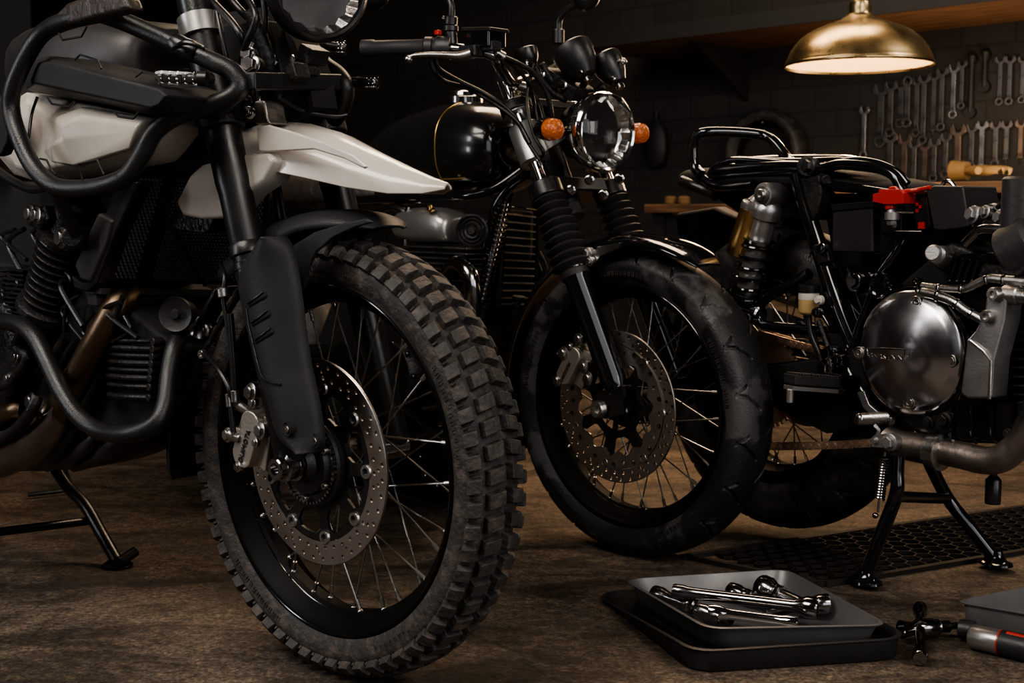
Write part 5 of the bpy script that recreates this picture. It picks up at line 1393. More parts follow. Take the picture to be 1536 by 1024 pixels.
g.v = [(x, dome(V((x, y, z))) - (.0034 if y < A_.y else .0), z) for x, y, z in g.v]
fr4 = [cvp(x, y, .0008) for x, y in ((1302, 522), (1330, 522), (1367, 524), (1366, 541), (1335, 540), (1303, 533))]
fr5 = []
for i in range(6):
    for t in range(4): q = fr4[i].lerp(fr4[(i + 1) % 6], t / 4); q.y = dome(q) - .0022; fr5.append(q)
g.tube(fr5, .0010, 6, closed=True, smooth=False); g.build('cover_lettering', M.polish, cov)
g = MB()
for x, y, r in ((1426, 541, .0085), (1364, 604, .009), (1375, 453, .0075), (1289, 529, .008)):
    p_ = cvp(x, y, 0); g.lathe(p_, cv, [(r * 1.5, -.012), (r * 1.5, .0015), (r * 1.3, .003), (r * 1.15, -.001)], 20); g.bolt(p_, cv, r, .003)
g.build('cover_bolts', M.steel, cov)
# valve cover and cylinder
g = MB()
g.prism(b.P([(1396, 400), (1402, 376), (1424, 362), (1436, 366), (1470, 378), (1540, 376), (1640, 370), (1640, 425), (1440, 424)], -.17), (0, .16, 0)); vc = g.build('valve_cover', M.engblk, en3, bevel=.010, seg=3)
g = MB()
for i in range(4): g.tube(b.P([(1424 + i * 11, 424), (1434 + i * 11, 396), (1446 + i * 11, 384 + i * 2), (1560, 384 + i * 3)], -.175), .004, 8)
g.build('cover_ribs', M.gloss, vc)
g = MB(); pa, pb = b.p(1398, 379, -.23), b.p(1418, 386, -.17); e = pb - pa
prof = [(.004, 0), (.012, 0), (.0145, .003)]
for i in range(6): h = .006 + .020 * i / 6; prof += [(.0155, h), (.014, h + .0018)]
prof += [(.017, .030), (.019, .045), (.021, e.length)]
g.lathe(pa, e, prof, 24); g.build('filler_plug', M.alu, vc)
g = MB()
for i in range(13):
    y = 440 + i * 13.5; g.prism([b.p(1480, y, -.19), b.p(1640, y + 6, -.19), b.p(1640, y + 10, -.19), b.p(1480, y + 3.5, -.19)], (0, .14, 0))
g.build('cooling_fins', M.engblk, en3, bevel=.001)
g = MB()
g.tube(b.P([(1384, 430, -.20), (1400, 432, -.20), (1430, 434, -.20), (1450, 433, -.20), (1474, 422, -.20), (1486, 418, -.20), (1510, 420, -.20), (1600, 428, -.2)]), .0085, 16)
hs = g.build('coolant_hose', M.steel, en3)
g = MB(); g.tube(b.P([(1384, 438, -.21), (1402, 442, -.21), (1430, 452, -.21), (1450, 466, -.21), (1472, 478, -.21), (1480, 484, -.21)]), .0085, 16); g.build('coolant_hose', M.steel, en3)
g = MB()
for x, y, x2, y2, l_ in ((1408, 433, 1412, 433, -.2), (1442, 434, 1446, 434, -.2), (1480, 420, 1484, 419, -.2), (1505, 420, 1509, 420, -.2), (1405, 443, 1409, 444, -.21), (1434, 454, 1438, 457, -.21), (1456, 469, 1460, 472, -.21)): g.cyl(b.p(x, y, l_), b.p(x2, y2, l_), .0105)
g.tube(b.P([(1380, 424, -.19), (1376, 432, -.2), (1378, 440, -.2)]), .005, 8); g.build('hose_clip', M.dchrome, hs)
b.tube('breather_pipe', M.dchrome, [(1448, 366, -.19), (1462, 352, -.19), (1474, 344, -.19), (1500, 344, -.19), (1560, 346, -.19)], .010)
# bracket of cast alloy
g = MB(); g.prism(b.P([(1440, 590), (1446, 540), (1450, 510), (1462, 496), (1476, 470), (1478, 448), (1484, 434), (1498, 430), (1510, 440), (1506, 480), (1490, 540), (1486, 598), (1450, 598)], -.245), (0, .05, 0)); br = g.build('alloy_bracket', M.alu, en3, bevel=.005, seg=3)
g = MB(); g.tube([b.p(1456, 510, -.247), b.p(1476, 526, -.247), b.p(1487, 541, -.247), b.p(1484, 598, -.247)], .003, 8, smooth=False); g.build('bracket_ridge', M.steel, br)
g = MB(); g.bolt(b.p(1492, 441, -.25), (0, -1, 0), .012, .008); g.bolt(b.p(1481, 474, -.25), (0, -1, 0), .011, .008); g.cyl(b.p(1506, 441, -.23), b.p(1530, 443, -.23), .016); g.cyl(b.p(1526, 443, -.23), b.p(1600, 448, -.23), .014); g.build('bracket_bolts', M.steel, br)
g = MB()
for i in range(8):
    a = pi * (-.35 + 1.0 * i / 7); p_ = cc_ + V((.127 * cos(a), .02, .127 * sin(a))); g.bolt(p_, (0, -1, 0), .0075, .008)
g.build('crankcase_bolts', M.dchrome, en3)
# lower crankcase
g = MB(); g.prism(b.P([(1350, 628), (1430, 600), (1600, 600), (1600, 668), (1430, 664), (1380, 656)], -.19), (0, .3, 0)); lc = g.build('lower_crankcase', M.gloss, en3, bevel=.006)
g = MB()
for x in (1428, 1458, 1488, 1520): g.tube(b.P([(x, 606), (x + 1, 652), (x + 8, 664)], -.193), .004, 8)
g.build('case_ribs', M.gloss, lc)
g = MB()
for x, y, r in ((1392, 634, .009), (1417, 630, .011), (1512, 650, .007)): g.hex(b.p(x, y, -.2), (0, -1, 0), r)
g.prism(b.P([(1386, 628), (1420, 616), (1430, 620), (1428, 640), (1400, 644)], -.197), (0, .02, 0)); g.build('case_lug', M.engblk, lc, bevel=.003)
# exhaust
ex = b.tube('exhaust_pipe', M.pipe, [(1330, 656, -.20), (1345, 664, -.20), (1370, 668, -.20), (1400, 674, -.20), (1440, 682, -.20), (1475, 690, -.20), (1500, 688, -.20), (1522, 672, -.20), (1540, 648, -.20), (1560, 600, -.20), (1580, 540, -.2)], [.024, .024, .024, .024, .024, .024, .024, .024], n=28, k=8)
g = MB(); c0_, c1_ = b.p(1396, 674, -.20), b.p(1424, 680, -.20); g.lathe(c0_, c1_ - c0_, [(.025, -.002), (.031, 0), (.031, .018), (.029, .019), (.034, .021), (.034, .026), (.025, .030)], 32); g.build('exhaust_clamp', M.steel, ex)
g = MB(); g.cyl(b.p(1334, 663, -.235), b.p(1337, 663, -.20), .015); g.prism(b.P([(1303, 660), (1312, 652), (1330, 650), (1336, 660), (1330, 672), (1310, 670)], -.225), (0, .015, 0)); g.hex(b.p(1335, 663, -.235), (0, -1, 0), .012); g.hex(b.p(1313, 661, -.226), (0, -1, 0), .005)
g.tube(b.P([(1312, 638), (1318, 645), (1316, 652)], -.22), .004, 8); g.build('stand_pivot', M.alu, R3, bevel=.002)
# far silencer, seen through the roadster's front wheel
g = MB(); g.lathe(V((-.34, .22, .56)), V((1, 0, -.18)), [(.02, -.005), (.036, .0), (.044, .02), (.046, .28), (.030, .36), (.022, .42), (.022, .7)], 36, sq=.85); g.build('silencer', M.chrome, R3)

# centre stand
cs = MB()
fa = b.w(G(1297, 866, .020)); fb = b.w(G(1493, 839, .020))
pv1 = b.p(1347, 680, fa.y + .03); pv2 = b.p(1392, 690, .10)
m1 = b.p(1344, 742, fa.y + .02); m2 = b.p(1420, 745, fb.y - .05)
cs.tube([pv1, m1.lerp(pv1, .5), m1, m1.lerp(fa, .5), fa], .0135, 14, k=5)
cs.tube([pv2, m2, m2.lerp(fb, .5), fb], .0135, 14, k=5)
cs.tube([m1.lerp(fa, .02), m2.lerp(fb, .03)], .011, 12)
cs.tube([pv1, pv2], .011, 12)
o = cs.build('centre_stand', M.gloss, R3)
for c in (fa, fb):
    g = MB(); g.lathe(V((c.x, c.y, .0095)), (0, 0, 1), [(.034, 0), (.038, .002), (.036, .006), (.026, .009), (.018, .02), (.014, .03)], 28, sq=.75); g.build('stand_foot', M.gloss, o)
g = MB(); a_, c_ = b.p(1327, 686, -.2), b.p(1319, 748, -.2)
g.spring(a_, c_, .0085, .0022, 15, 6, 12); g.tube([b.p(1328, 668, -.2), a_], .0025, 6, smooth=False); g.tube([c_, b.p(1317, 768, -.2)], .0025, 6, smooth=False); g.sphere(b.p(1313, 773, -.2), .006, 10); g.build('return_spring', M.dchrome, o)
# drain fitting
g = MB(); g.lathe(b.p(1489, 755, -.16), (0, 0, 1), [(.013, 0), (.0135, .002), (.0135, .042), (.010, .046), (.006, .050), (.006, .055), (.009, .058), (.006, .062)], 20); g.tube([b.p(1489, 716, -.16), b.p(1490, 690, -.16)], .004, 8, smooth=False); g.build('hanging_plug', M.satin, R3)
# front end beyond the frame
g = MB(); g.tube([V((.75, 0, .80)), V((.95, 0, .95))], .03, 14, smooth=False); g.tube(b.P([(1536, 330, .1), (1620, 300, .1)]), .014, 12); g.build('steering_stem', M.gloss, R3)

# ================================================================== ROOM
def plane(name, pts, m, kind='structure'):
    me = bpy.data.meshes.new(name); me.from_pydata([tuple(p) for p in pts], [], [(0, 1, 2, 3)]); me.materials.append(m)
    o = bpy.data.objects.new(name, me); LINK(o); o['kind'] = kind; return o
WT = radians(44); WD = V((cos(WT), -sin(WT), 0)); WN = V((-sin(WT), -cos(WT), 0))   # along the wall, and out of it
W0 = V((.57, 6.0, 0))
def wp(s, h, out=0.): return W0 + WD * s + V((0, 0, h)) + WN * out
def wpx(px, py, out=0.):                   # wall coordinates of a pixel ray
    d = ray(px, py); o = V((0, 0, CAM_H)); q = W0 + WN * out
    t = (q - o).dot(WN) / d.dot(WN); X = o + d * t - W0
    return X.dot(WD), (o + d * t).z
g = MB(); g.box((1.5, 3.5, -.05), (16, 14, .1)); fl_ = g.build('floor', M.floor); fl_['kind'] = 'structure'
Rw = Matrix((WD, -WN, V((0, 0, 1)))).transposed()
g = MB(); g.box((0, .06, 1.6), (12, .12, 3.3)); wl = g.build('wall_back', M.wall, fix=False); wl['kind'] = 'structure'
wl.location = W0; wl.rotation_euler = (0, 0, -WT)
# wooden shelf with a black steel edge
sL, hL = wpx(975, 97); 
SH = 1.425; D_ = .50
th = thing('wall_shelf', 'long brown wooden shelf with black steel edge, high on the back wall', 'shelf', wp(.10, SH), -WT)
def onwall(g, name, m, par, **k): return g.build(name, m, par, **k)
g = MB(); g.box((1.6, -D_ / 2 - .0, .016), (3.2, D_, .032)); g.build('shelf_board', M.wood, th, bevel=.002)
g = MB(); g.box((1.6, -D_ - .005, .030), (3.22, .010, .060)); g.box((-.005, -D_ / 2, .03), (.01, D_, .060)); g.build('steel_edge', M.blktool, th)
g = MB()
for x in (.5, 2.6): g.prism([V((x, 0, 0)), V((x, -D_ * .8, 0)), V((x, 0, -.22))], (.02, 0, 0))
g.build('shelf_bracket', M.blktool, th)
# work benches
def bench(name, label, s0, s1, h, dep, thk):
    t = thing(name, label, 'workbench', wp(s0, 0), -WT)
    L_ = s1 - s0
    g = MB(); g.box((L_ / 2, -dep / 2 - .01, h - thk / 2), (L_, dep, thk)); g.build('bench_top', M.wood, t, bevel=.003)
    for x in (.05, L_ - .05):
        for y in (.06, dep - .05):
            g = MB(); g.box((x, -y, (h - thk) / 2), (.06, .06, h - thk)); g.build('leg', M.blktool, t)
    g = MB(); g.box((L_ / 2, -dep + .06, h - thk - .06), (L_ - .1, .03, .10)); g.build('apron', M.blktool, t)
    g = MB(); g.box((L_ / 2, -dep / 2, .18), (L_ - .12, dep - .1, .025)); g.build('lower_shelf', M.blktool, t)
    return t
BH = .765
s_a = wpx(968, 312, .5)[0]; s_b = wpx(1165, 300, .5)[0]
bench('workbench', 'low wooden workbench behind the tail of the stripped motorcycle', s_a, s_b, BH, .5, .035)
s_c = wpx(1215, 290, .5)[0]; s_d = s_c + 1.9
bench('workbench', 'wooden workbench under the hanging wrenches with a yellow glove on it', s_c, s_d, .835, .5, .04)
# gloves and small things on the benches
g = MB()
def gl(px, py, h, out, sc, nm, lab, m=M.glove):
    s_, _ = wpx(px, py, out); c = wp(s_, h + .021, out)
    g = MB(); g.sphere((0, 0, .016 * sc), .05 * sc, 14, (1.2, .8, .34))
    for i, (x, y) in enumerate(((.055, -.03), (.065, -.01), (.062, .012), (.05, .032))): g.tube([V((.02, y * .8, .014)) * sc, V((x, y, .018)) * sc, V((x + .025, y * 1.1, .012)) * sc], .0115 * sc, 8)
    g.tube([V((-.01, -.035, .014)) * sc, V((.02, -.06, .014)) * sc], .012 * sc, 8)
    g.tube([V((-.04, 0, .016)) * sc, V((-.09, 0, .016)) * sc], [.028 * sc, .034 * sc], 12, smooth=False)
    o = g.build(nm, m, bevel=0); o.location = c; o.rotation_euler = (0, 0, -WT); tag(o, lab, 'glove'); return o
gl(1470, 280, .838, .32, 1.15, 'work_glove', 'yellow leather work glove on the bench below the wrenches')
for i, px in enumerate((1006, 1026)):
    s_, _ = wpx(px, 300, .40); g = MB(); g.lathe((0, 0, .0), (0, 0, 1), [(.022, 0), (.026, .004), (.026, .026), (.018, .032), (.012, .034)], 18)
    o = g.build('yellow_jar', M.glove); o.location = wp(s_, BH + .001, .40)
    tag(o, ['small yellow pot at the bare end of the low workbench', 'small yellow pot on the low workbench, nearer the stripped motorcycle'][i], 'pot')

# wrenches hanging on the wall
wn_ = [0]
def wrench(px, y0, y1, kind, wd, m, lab):
    wn_[0] += 1
    s_, zt = wpx(px, y0, .01); _, zb = wpx(px, y1, .01); L_ = zt - zb; k = wd * .82
    g = MB()
    jaw = [(-.30, .0), (-.62, .30), (-.66, .75), (-.40, 1.25), (-.30, .75), (-.22, .42), (.0, .30), (.22, .42), (.30, .75), (.40, 1.25), (.66, .75), (.62, .30), (.30, .0)]
    J = k * 1.0
    poly = [(x * J * 1.35, L_ - J * 1.5 + y * J) for x, y in jaw]
    sh = k * .33
    if kind != 'box':
        g.prism([V((x, 0, z)) for x, z in poly], (0, -.008, 0)); top = L_ - J * 1.5 + .1 * J
    else: top = L_ - J * 1.2
    rb = k * .62
    g.box((0, -.004, (rb * 1.6 + top) / 2), (sh * 2, .006, top - rb * 1.6))
    g.prism([V((-sh, 0, rb * 1.7)), V((-rb * .8, 0, rb * 1.35)), V((rb * .8, 0, rb * 1.35)), V((sh, 0, rb * 1.7)), V((sh * .9, 0, rb * 2.6)), V((-sh * .9, 0, rb * 2.6))], (0, -.007, 0))
    def ring(zc):
        rs = []
        for j in range(24):
            a = 2 * pi * j / 24; ri = rb * (.58 if j % 4 else .66)
            rs.append([V((r * cos(a), y, zc + r * sin(a))) for y, r in ((.0, ri), (.0, rb), (-.010, rb), (-.010, ri))])
        g.rings(rs, closed=True, smooth=False)
    if kind == 'open':
        g.prism([V((x * J * 1.2, 0, rb * 1.75 - (z - (L_ - J * 1.5)) * .9)) for x, z in poly], (0, -.008, 0))
    else: ring(rb)
    if kind == 'box': ring(L_ - rb)
    o = g.build('wrench', m, bevel=.0012, seg=1); o.location = wp(s_, zb, .003 + .014 * (wn_[0] % 2)); o.rotation_euler = (0, 0, -WT)
    tag(o, lab, 'wrench', 'wrenches hanging on the back wall'); return o
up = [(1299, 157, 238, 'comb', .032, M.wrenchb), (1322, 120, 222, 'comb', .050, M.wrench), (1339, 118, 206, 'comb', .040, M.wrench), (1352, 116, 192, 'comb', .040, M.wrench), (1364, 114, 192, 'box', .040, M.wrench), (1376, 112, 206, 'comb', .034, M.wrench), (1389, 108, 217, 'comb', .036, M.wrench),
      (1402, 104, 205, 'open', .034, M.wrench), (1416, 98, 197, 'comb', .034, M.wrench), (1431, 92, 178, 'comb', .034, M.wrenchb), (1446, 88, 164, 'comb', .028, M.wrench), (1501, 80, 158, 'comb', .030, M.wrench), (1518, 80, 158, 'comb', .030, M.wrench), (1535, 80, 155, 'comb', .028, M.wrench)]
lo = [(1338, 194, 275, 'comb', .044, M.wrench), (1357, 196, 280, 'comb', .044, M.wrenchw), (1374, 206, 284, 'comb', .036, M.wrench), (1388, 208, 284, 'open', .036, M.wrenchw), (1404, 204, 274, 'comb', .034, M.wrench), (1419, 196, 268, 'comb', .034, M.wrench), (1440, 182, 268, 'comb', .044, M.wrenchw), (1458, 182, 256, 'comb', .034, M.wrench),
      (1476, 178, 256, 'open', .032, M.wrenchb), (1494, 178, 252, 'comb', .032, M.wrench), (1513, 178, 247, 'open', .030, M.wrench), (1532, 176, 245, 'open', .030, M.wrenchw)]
ORD = 'first second third fourth fifth sixth seventh eighth ninth tenth eleventh twelfth'.split()
nm = ['steel combination wrench', 'steel double box wrench', 'steel open-ended wrench', 'bright steel wrench', 'warm-toned steel wrench']
for i, q in enumerate(up):
    if i == 0: lab = 'lone bright wrench hanging apart on the wall beside the brass lamp'
    elif i < 11: lab = '%s wrench of the upper wall row, counted from the brass lamp rightwards' % ORD[i - 1]
    else: lab = '%s wrench of the small upper trio past the two black wall tools' % ORD[i - 11]
    wrench(*q, lab)
for i, q in enumerate(lo): wrench(*q, '%s wrench of the lower wall row, counted from the lamp side' % ORD[i])
for i, (px, y0, y1, wd, lab) in enumerate(((1459, 84, 176, .034, 'long black breaker tool hanging between the wrenches'), (1479, 78, 138, .036, 'short black adjustable spanner hanging on the wall above the lower wrench row'))):
    s_, zt = wpx(px, y0, .01); _, zb = wpx(px, y1, .01); L_ = zt - zb; g = MB()
    g.tube([V((0, -.012, L_)), V((0, -.012, L_ * .75)), V((0, -.012, L_ * .3)), V((0, -.012, .02))], [wd * .5, wd * .25, wd * .3, wd * .3], 12)
    g.lathe((0, 0, wd * .55), (0, -1, 0), [(wd * .25, 0), (wd * .62, 0), (wd * .62, .02), (wd * .25, .02)], 20); g.lathe((0, 0, L_ - wd * .4), (0, -1, 0), [(wd * .2, 0), (wd * .55, 0), (wd * .55, .02), (wd * .2, .02)], 20)
    o = g.build('black_spanner', M.blktool); o.location = wp(s_, zb, .002); o.rotation_euler = (0, 0, -WT); tag(o, lab, 'spanner')
# tyre and pouch hung on the wall
s_, z_ = wpx(1148, 238, .06); g = MB(); pr, _ = tyre_curve(.19, .045, .14, .035, 0); g.rings(spin(pr, 72), closed=True, wrap=False)
o = g.build('spare_tyre', M.rub); o.location = wp(s_, z_ + .02, .062); o.rotation_euler = (0, 0, -WT); tag(o, 'spare black tyre hanging on the wall behind the grab rail', 'tyre')
g = MB(); g.cyl((0, .058, .128), (0, -.03, .13), .005); g.build('wall_hook', M.steel, o)
s_, z_ = wpx(984, 216, .03); g = MB(); g.lathe((0, 0, 0), (0, 0, 1), [(.02, -.105), (.05, -.085), (.062, -.03), (.062, .03), (.045, .08), (.02, .10), (.008, .115), (.008, .15)], 24, sq=.45)
o = g.build('tool_pouch', M.blktool); o.location = wp(s_, z_, .035); o.rotation_euler = (0, 0, -WT); tag(o, 'dark oval pouch hanging on the wall beside the far amber indicator', 'pouch')

# ================================================================== PENDANT LAMP
LC = D(1288, 99, 3.9); Rl = 107 / FPX * 3.9
lp = thing('pendant_lamp', 'brushed brass dome pendant lamp glowing warm, hanging above the stripped motorcycle', 'lamp', LC)
prof = [(Rl, 0), (Rl * 1.0, .010), (Rl * .985, .016)]
for r, h in ((.965, .12), (.92, .22), (.86, .305), (.79, .38), (.70, .45), (.58, .51), (.45, .56), (.33, .60), (.25, .63), (.225, .655), (.20, .665), (.19, .69), (.155, .70), (.145, .74), (.155, .78), (.14, .86), (.10, .89), (.09, .95)):
    prof.append((Rl * r, h * Rl))
g = MB(); g.lathe((0, 0, 0), (0, 0, 1), prof, 72, caps=False); sd_ = g.build('lamp_shade', M.brass, lp, solid=0)
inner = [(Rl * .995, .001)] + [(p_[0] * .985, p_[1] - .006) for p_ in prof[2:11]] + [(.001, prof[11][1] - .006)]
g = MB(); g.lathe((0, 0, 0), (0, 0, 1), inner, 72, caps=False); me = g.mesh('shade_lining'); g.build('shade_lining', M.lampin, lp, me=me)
g = MB(); g.lathe((0, 0, 0), (0, 0, 1), [(Rl * 1.0, -.002), (Rl * 1.012, .001), (Rl * 1.012, .006), (Rl * 1.0, .009), (Rl * .98, .004)], 72, caps=False, closed=True); g.build('rim_bead', M.brass, lp)
ht = prof[-1][1]
g = MB(); g.lathe((0, 0, ht - .045), (0, 0, 1), [(Rl * .13, 0), (Rl * .15, .006), (Rl * .13, .012), (Rl * .10, .02), (Rl * .095, .05), (Rl * .11, .055), (Rl * .11, .066), (Rl * .07, .072)], 36); g.build('lamp_neck', M.brass, lp)
g = MB(); g.tube([V((0, 0, ht)), V((0, 0, 1.85))], .011, 12, smooth=False); g.build('lamp_stem', M.brass, lp)
g = MB(); g.sphere((0, 0, .06), .028, 20, (1, 1, 1.25)); g.build('bulb', M.bulb, lp)
pl = bpy.data.lights.new('bulb_light', 'POINT'); pl.energy = 13; pl.color = (1, .70, .40); pl.shadow_soft_size = .04
po = bpy.data.objects.new('bulb_light', pl); LINK(po); po.location = LC + V((0, 0, .03))
po.parent = None

# ================================================================== FLOOR THINGS
# perforated rubber mat
mc = [G(1040, 836), G(1250, 878), G(1640, 812), G(1640, 772)]
def q(u, v): return mc[0].lerp(mc[3], u).lerp(mc[1].lerp(mc[2], u), v)
# open hexagonal cells in a sheet; near-black floors put shade in the holes
A0 = mc[1]; ux = (mc[2] - mc[1]).normalized(); uy = V((-ux.y, ux.x, 0)); 
wid = (mc[0] - mc[1]).dot(uy); x_off = (mc[0] - mc[1]).dot(ux)
g = MB(); a = .023; ri = .0212; H3 = a * sqrt(3)
nr = int(wid / (1.5 * a)) ; nc = 58
tz = .009; pit = MB()
inside = lambda x, y: True
for r in range(nr):
    for c in range(-20, nc):
        cx = c * H3 + (H3 / 2 if r % 2 else 0); cy = a + r * 1.5 * a
        lim = x_off * cy / wid
        if cx < lim + .02 or cx > 1.15: continue
        o_ = [V((cx + a * cos(pi / 6 + k * pi / 3), cy + a * sin(pi / 6 + k * pi / 3), 0)) for k in range(6)]
        i_ = [V((cx + ri * cos(pi / 6 + k * pi / 3), cy + ri * sin(pi / 6 + k * pi / 3), 0)) for k in range(6)]
        W_ = lambda p_, z: A0 + ux * p_.x + uy * p_.y + V((0, 0, z))
        vs = [W_(p_, tz) for p_ in o_] + [W_(p_, tz) for p_ in i_] + [W_(p_, .001) for p_ in i_]
        fs = [(k, (k + 1) % 6, 6 + (k + 1) % 6, 6 + k) for k in range(6)] + [(6 + k, 6 + (k + 1) % 6, 12 + (k + 1) % 6, 12 + k) for k in range(6)]
        g.add(vs, fs, False); pit.add(vs[12:], [tuple(range(6))], False)
W_ = lambda x, y, z: A0 + ux * x + uy * y + V((0, 0, z))
for (x0, y0), (x1, y1), w__ in (((-.02, -.0), (1.2, .0), .014), ((x_off - .03, wid), (1.2, wid), .014), ((-.02, 0), (x_off - .02, wid), .014)):
    A_, B_ = V((x0, y0, 0)), V((x1, y1, 0)); d = (B_ - A_).normalized(); n_ = V((-d.y, d.x, 0)) * w__ / 2
    pts = [A_ - n_, B_ - n_, B_ + n_, A_ + n_]; g.prism([W_(p_.x, p_.y, .0005) for p_ in pts], (0, 0, .009))
o = g.build('rubber_mat', M.matrub, fix=True); tag(o, 'black perforated honeycomb rubber mat on the floor under the centre stand', 'mat')
pit.build('cell_shade', M.matpit, o)

# trays
def rquad(c, r, k=6):
    out = []; n = len(c)
    for i in range(n):
        P_ = c[i]; a_ = (c[i - 1] - P_).normalized(); b_ = (c[(i + 1) % n] - P_).normalized(); A_ = P_ + a_ * r; B_ = P_ + b_ * r
        for j in range(k + 1):
            t = j / k; out.append(A_ * (1 - t) ** 2 + P_ * 2 * t * (1 - t) + B_ * t ** 2)
    return out
def tray(name, m, cs, zf, z0, r, inset, thk, lip=.004, parent=None):
    cen = sum(cs, V()) / 4; cs = [V((c.x, c.y, 0)) for c in cs]; cen.z = 0
    def off(d): return [c + (cen - c).normalized() * d * 1.3 for c in cs]
    top = rquad(cs, r); n = len(top)
    def R(d, zfun, rr=r):
        return [V((p_.x, p_.y, zfun(i))) for i, p_ in enumerate(rquad(off(d), rr))]
    zt = [zf(p_) for p_ in top]
    rs = [R(inset + .004, lambda i: z0), R(inset, lambda i: z0 + .004), R(.003, lambda i: zt[i] - .004), R(-lip, lambda i: zt[i] - .003), R(-lip - .001, lambda i: zt[i] - .001), R(-lip + .001, lambda i: zt[i]), R(thk, lambda i: zt[i]), R(thk + .002, lambda i: zt[i] - .003), R(inset + thk, lambda i: z0 + thk + .005), R(inset + thk + .006, lambda i: z0 + thk)]
    return MB().rings(rs, caps=True).build(name, m, parent)
mt_c = [G(937, 868, .056), G(1179, 853, .056), G(1332, 936, .056), G(1062, 941, .056)]
t1 = tray('metal_tray', M.tray, mt_c, lambda p_: .056, .0135, .035, .016, .0015, .003)
tag(t1, 'dull grey metal parts tray full of chrome tools, set in the black tray', 'tray')
bc = [G(893, 896), G(1185, 868), G(1366, 992), G(1036, 1014)]
def bz(p_):
    A_, B_ = bc[2], bc[3]; d = (B_ - A_).normalized(); dist = abs((V((p_.x, p_.y, 0)) - A_).cross(d).z)
    return .010 + .030 * max(0, 1 - max(0, dist - .060) / .05)
t2 = tray('plastic_tray', M.trayblk, bc, bz, .0005, .05, .006, .006, .0)
tag(t2, 'black plastic tray with rounded corners lying under the metal parts tray', 'tray')
g = MB(); g.tube([G(955, 905, .022), G(975, 925, .024), G(1010, 950, .022), G(1038, 968, .020)], .005, 10); g.build('carry_handle', M.gloss, t2)

def bar(name, lab, A_, B_, r, ends, m, mid=None, cat='wrench'):
    g = MB(); A_ = V(A_); B_ = V(B_); d = B_ - A_; L_ = d.length; dn = d.normalized()
    r0, r1 = ends
    g.lathe(A_, d, [(r0 * .62, .012), (r0 * .66, .0), (r0 * .95, -.0005), (r0, .003), (r0, .018), (r0 * .85, .026), (r, .040), (r, L_ - .040), (r1 * .85, L_ - .026), (r1, L_ - .018), (r1, L_ - .003), (r1 * .95, L_ + .0005), (r1 * .66, L_), (r1 * .62, L_ - .012)], 24, caps=False)
    if mid: g.lathe(A_ + d * mid, d, [(r, -.012), (r * 1.35, -.010), (r * 1.35, -.003), (r * 1.15, 0), (r * 1.35, .003), (r * 1.35, .010), (r, .012)], 20)
    g.lathe(A_, dn, [(r0 * .62, .012), (.0005, .013)], 24, caps=False); g.lathe(B_, -dn, [(r1 * .62, .012), (.0005, .013)], 24, caps=False)
    o = g.build(name, m); tag(o, lab, cat); return o
bar('socket_wrench', 'long chrome tube wrench lying highest across the metal tray', G(1010, 886, .060), G(1226, 912, .056), .0105, (.013, .019), M.dchrome)
bar('socket_wrench', 'chrome socket wrench with open mouth at the tray\'s corner end', G(982, 890, .037), G(1096, 928, .033), .0105, (.016, .012), M.dchrome, .5)
bar('extension_bar', 'bright chrome extension bar along the front wall of the metal tray', G(1064, 917, .044), G(1196, 934, .040), .0095, (.014, .011), M.chrome)
bar('extension_bar', 'chrome extension bar with knurled collar at the back of the tray', G(1096, 886, .036), G(1176, 913, .032), .0105, (.017, .012), M.dchrome, .35)
bar('socket_wrench', 'chrome socket wrench with wide flared head at the back of the tray', G(1142, 880, .043), G(1222, 915, .032), .013, (.024, .013), M.dchrome, .3)
bar('socket_wrench', 'chrome box wrench whose ring end rises behind the long tube wrench', G(1244, 905, .046), G(1150, 914, .032), .010, (.018, .012), M.dchrome)
bar('socket', 'short chrome socket near the front corner of the metal tray', G(1046, 915, .042), G(1080, 926, .038), .011, (.015, .012), M.dchrome)

# cross-handled wrench between the trays
tt = thing('cross_wrench', 'chrome cross-shaped socket wrench on the floor between the two trays', 'wrench', G(1381, 943, 0))
g = MB(); O_ = G(1381, 943, 0)
def Lc(p_): return p_ - O_
A_, B_ = Lc(G(1380, 912, .032)), Lc(G(1380, 988, .0135)); d = B_ - A_; L_ = d.length
g.lathe(A_, d, [(.0005, .012), (.008, .012), (.008, 0), (.013, 0), (.0135, .004), (.012, .020), (.0085, .028), (.0085, .075), (.0095, .077), (.0095, .082), (.0085, .084), (.0085, L_ - .030), (.0125, L_ - .022), (.0130, L_ - .004), (.011, L_), (.0005, L_)], 24, caps=False)
g.build('cross_bar', M.dchrome, tt)
A_, B_ = Lc(G(1352, 944, .024)), Lc(G(1436, 938, .020)); d = B_ - A_; L_ = d.length
g = MB(); g.lathe(A_, d, [(.0005, .012), (.011, .012), (.012, 0), (.016, 0), (.013, .012), (.011, .024), (.016, .032), (.016, .060), (.013, .068), (.014, .072), (.010, .078), (.0105, .094), (.006, .098), (.006, L_)], 24, caps=False); g.build('socket_shaft', M.dchrome, tt)
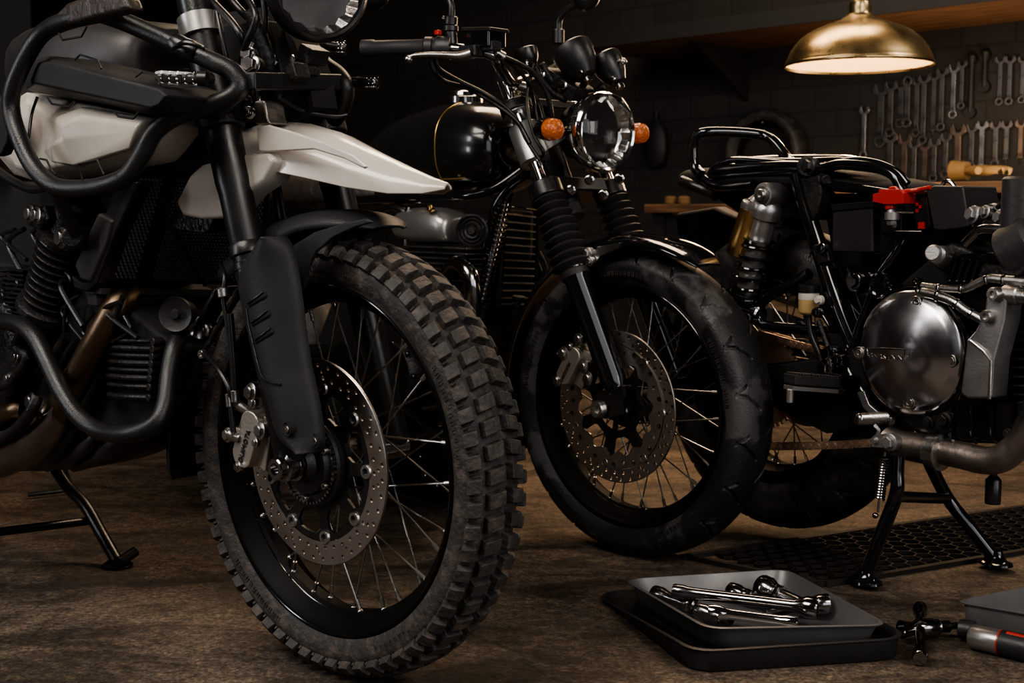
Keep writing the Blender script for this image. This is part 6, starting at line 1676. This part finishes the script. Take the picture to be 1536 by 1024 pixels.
# right hand tray with red and black handle
c_ = [G(1432, 901, .06), G(1600, 867, .06), G(1900, 893, .06), G(1720, 950, .06)]
rt = tray('metal_tray', M.tray, c_, lambda p_: .06, .001, .03, .006, .003, .002)
tag(rt, 'grey metal tray cut off by the right picture edge, black-red handle before it', 'tray')
hd_ = thing('ratchet_wrench', 'fat black and red tool handle lying against the tray at the frame edge', 'tool', G(1520, 975, 0))
O_ = G(1520, 975, 0)
A_, B_ = G(1456, 953, .022) , G(1600, 986, .022); d = B_ - A_; L_ = d.length; dn = d.normalized()
g = MB(); g.lathe(A_ - O_, d, [(.010, 0), (.018, .0005), (.0205, .004), (.021, .05), (.0205, .052)], 32); g.build('handle_collar', M.alusmooth, hd_)
g = MB(); g.lathe(A_ - O_ + dn * .050, d, [(.019, 0), (.0215, .002), (.022, .01), (.022, L_ * .9), (.018, L_)], 32); g.build('grip', M.trayblk, hd_)
g = MB(); g.lathe(A_ - O_ + dn * .049, d, [(.020, 0), (.0218, .001), (.0218, .003), (.020, .004)], 32)
up_ = V((0, 0, 1)); q0 = A_ - O_ + dn * .060 + up_ * .020 + V((-.002, -.006, 0)); g.tube([q0, q0 + dn * .08], .0035, 8, smooth=False)
g.build('red_inlay', M.red, hd_)
g = MB(); g.lathe(G(1436, 942, .020) - O_, G(1462, 946, .020) - G(1436, 942, .020), [(.006, 0), (.016, .003), (.017, .01), (.017, .028), (.010, .032)], 24); g.build('rubber_plug', M.trayblk, hd_)

# ================================================================== LIGHT
def area(name, loc, tgt, sx, sy, e, col):
    l = bpy.data.lights.new(name, 'AREA'); l.shape = 'RECTANGLE'; l.size = sx; l.size_y = sy; l.energy = e; l.color = col
    o = bpy.data.objects.new(name, l); LINK(o); o.location = loc
    o.rotation_euler = (V(tgt) - V(loc)).to_track_quat('-Z', 'Y').to_euler(); return o
area('overhead_softbox', (-1.5, .9, 2.7), (0, 2.3, .3), 1.8, 1.2, 62, (1, .91, .82))
area('front_fill', (1.5, -.2, 2.4), (.8, 2.3, .4), 1.4, .8, 30, (1, .90, .80))  # unseen area light added as front fill
area('back_fill', (.5, 4.2, 2.9), (.3, 3.2, .0), 2.0, .9, 62, (1, .74, .50))  # unseen light added to brighten the floor behind the bikes
area('side_fill', (-2.9, 1.4, 1.4), (-.3, 2.0, .7), .3, 1.4, 16, (.95, .96, 1))  # unseen narrow light added for highlights along the fork tubes
area('tool_wall_wash', (2.3, 3.0, 2.1), (1.7, 4.9, 1.0), .8, .3, 12, (1, .86, .74))  # added light without a fixture, lifts the wall tools and shelf
area('room_fill', (1.6, -1.6, 1.5), (.4, 2.4, .6), 3.4, 1.8, 26, (.93, .95, 1))  # large area light added behind the camera for fill and grey reflections
area('forward_fill', (3.7, -.7, 1.3), (.3, 2.5, .7), 1.7, 1.7, 13, (1, .96, .92))  # another unseen light, added to brighten headlight reflectors and forward faces
area('right_fill', (2.7, .2, 1.25), (.4, 2.6, .6), .5, 1.1, 6, (1, .95, .9))  # unseen panel added for reflections in headlights and engine cover
area('warm_kicker', (.75, 3.9, 1.15), (-.3, 2.9, .6), .35, .35, 4, (1, .66, .40))  # small unseen light added for warm glints on the roadster engine
area('shelf_fill', (1.5, 4.3, .95), (1.3, 4.9, 1.5), .9, .3, 5, (1, .70, .45))  # unseen low light added to brighten the shelf underside
w = bpy.data.worlds.new('world'); scene.world = w; w.use_nodes = True
w.node_tree.nodes['Background'].inputs['Color'].default_value = (.5, .45, .42, 1); w.node_tree.nodes['Background'].inputs['Strength'].default_value = .03
scene.view_settings.view_transform = 'AgX'; scene.view_settings.look = 'AgX - Medium High Contrast'; scene.view_settings.exposure = .25
scene.cycles.max_bounces = 6; scene.cycles.use_denoising = True
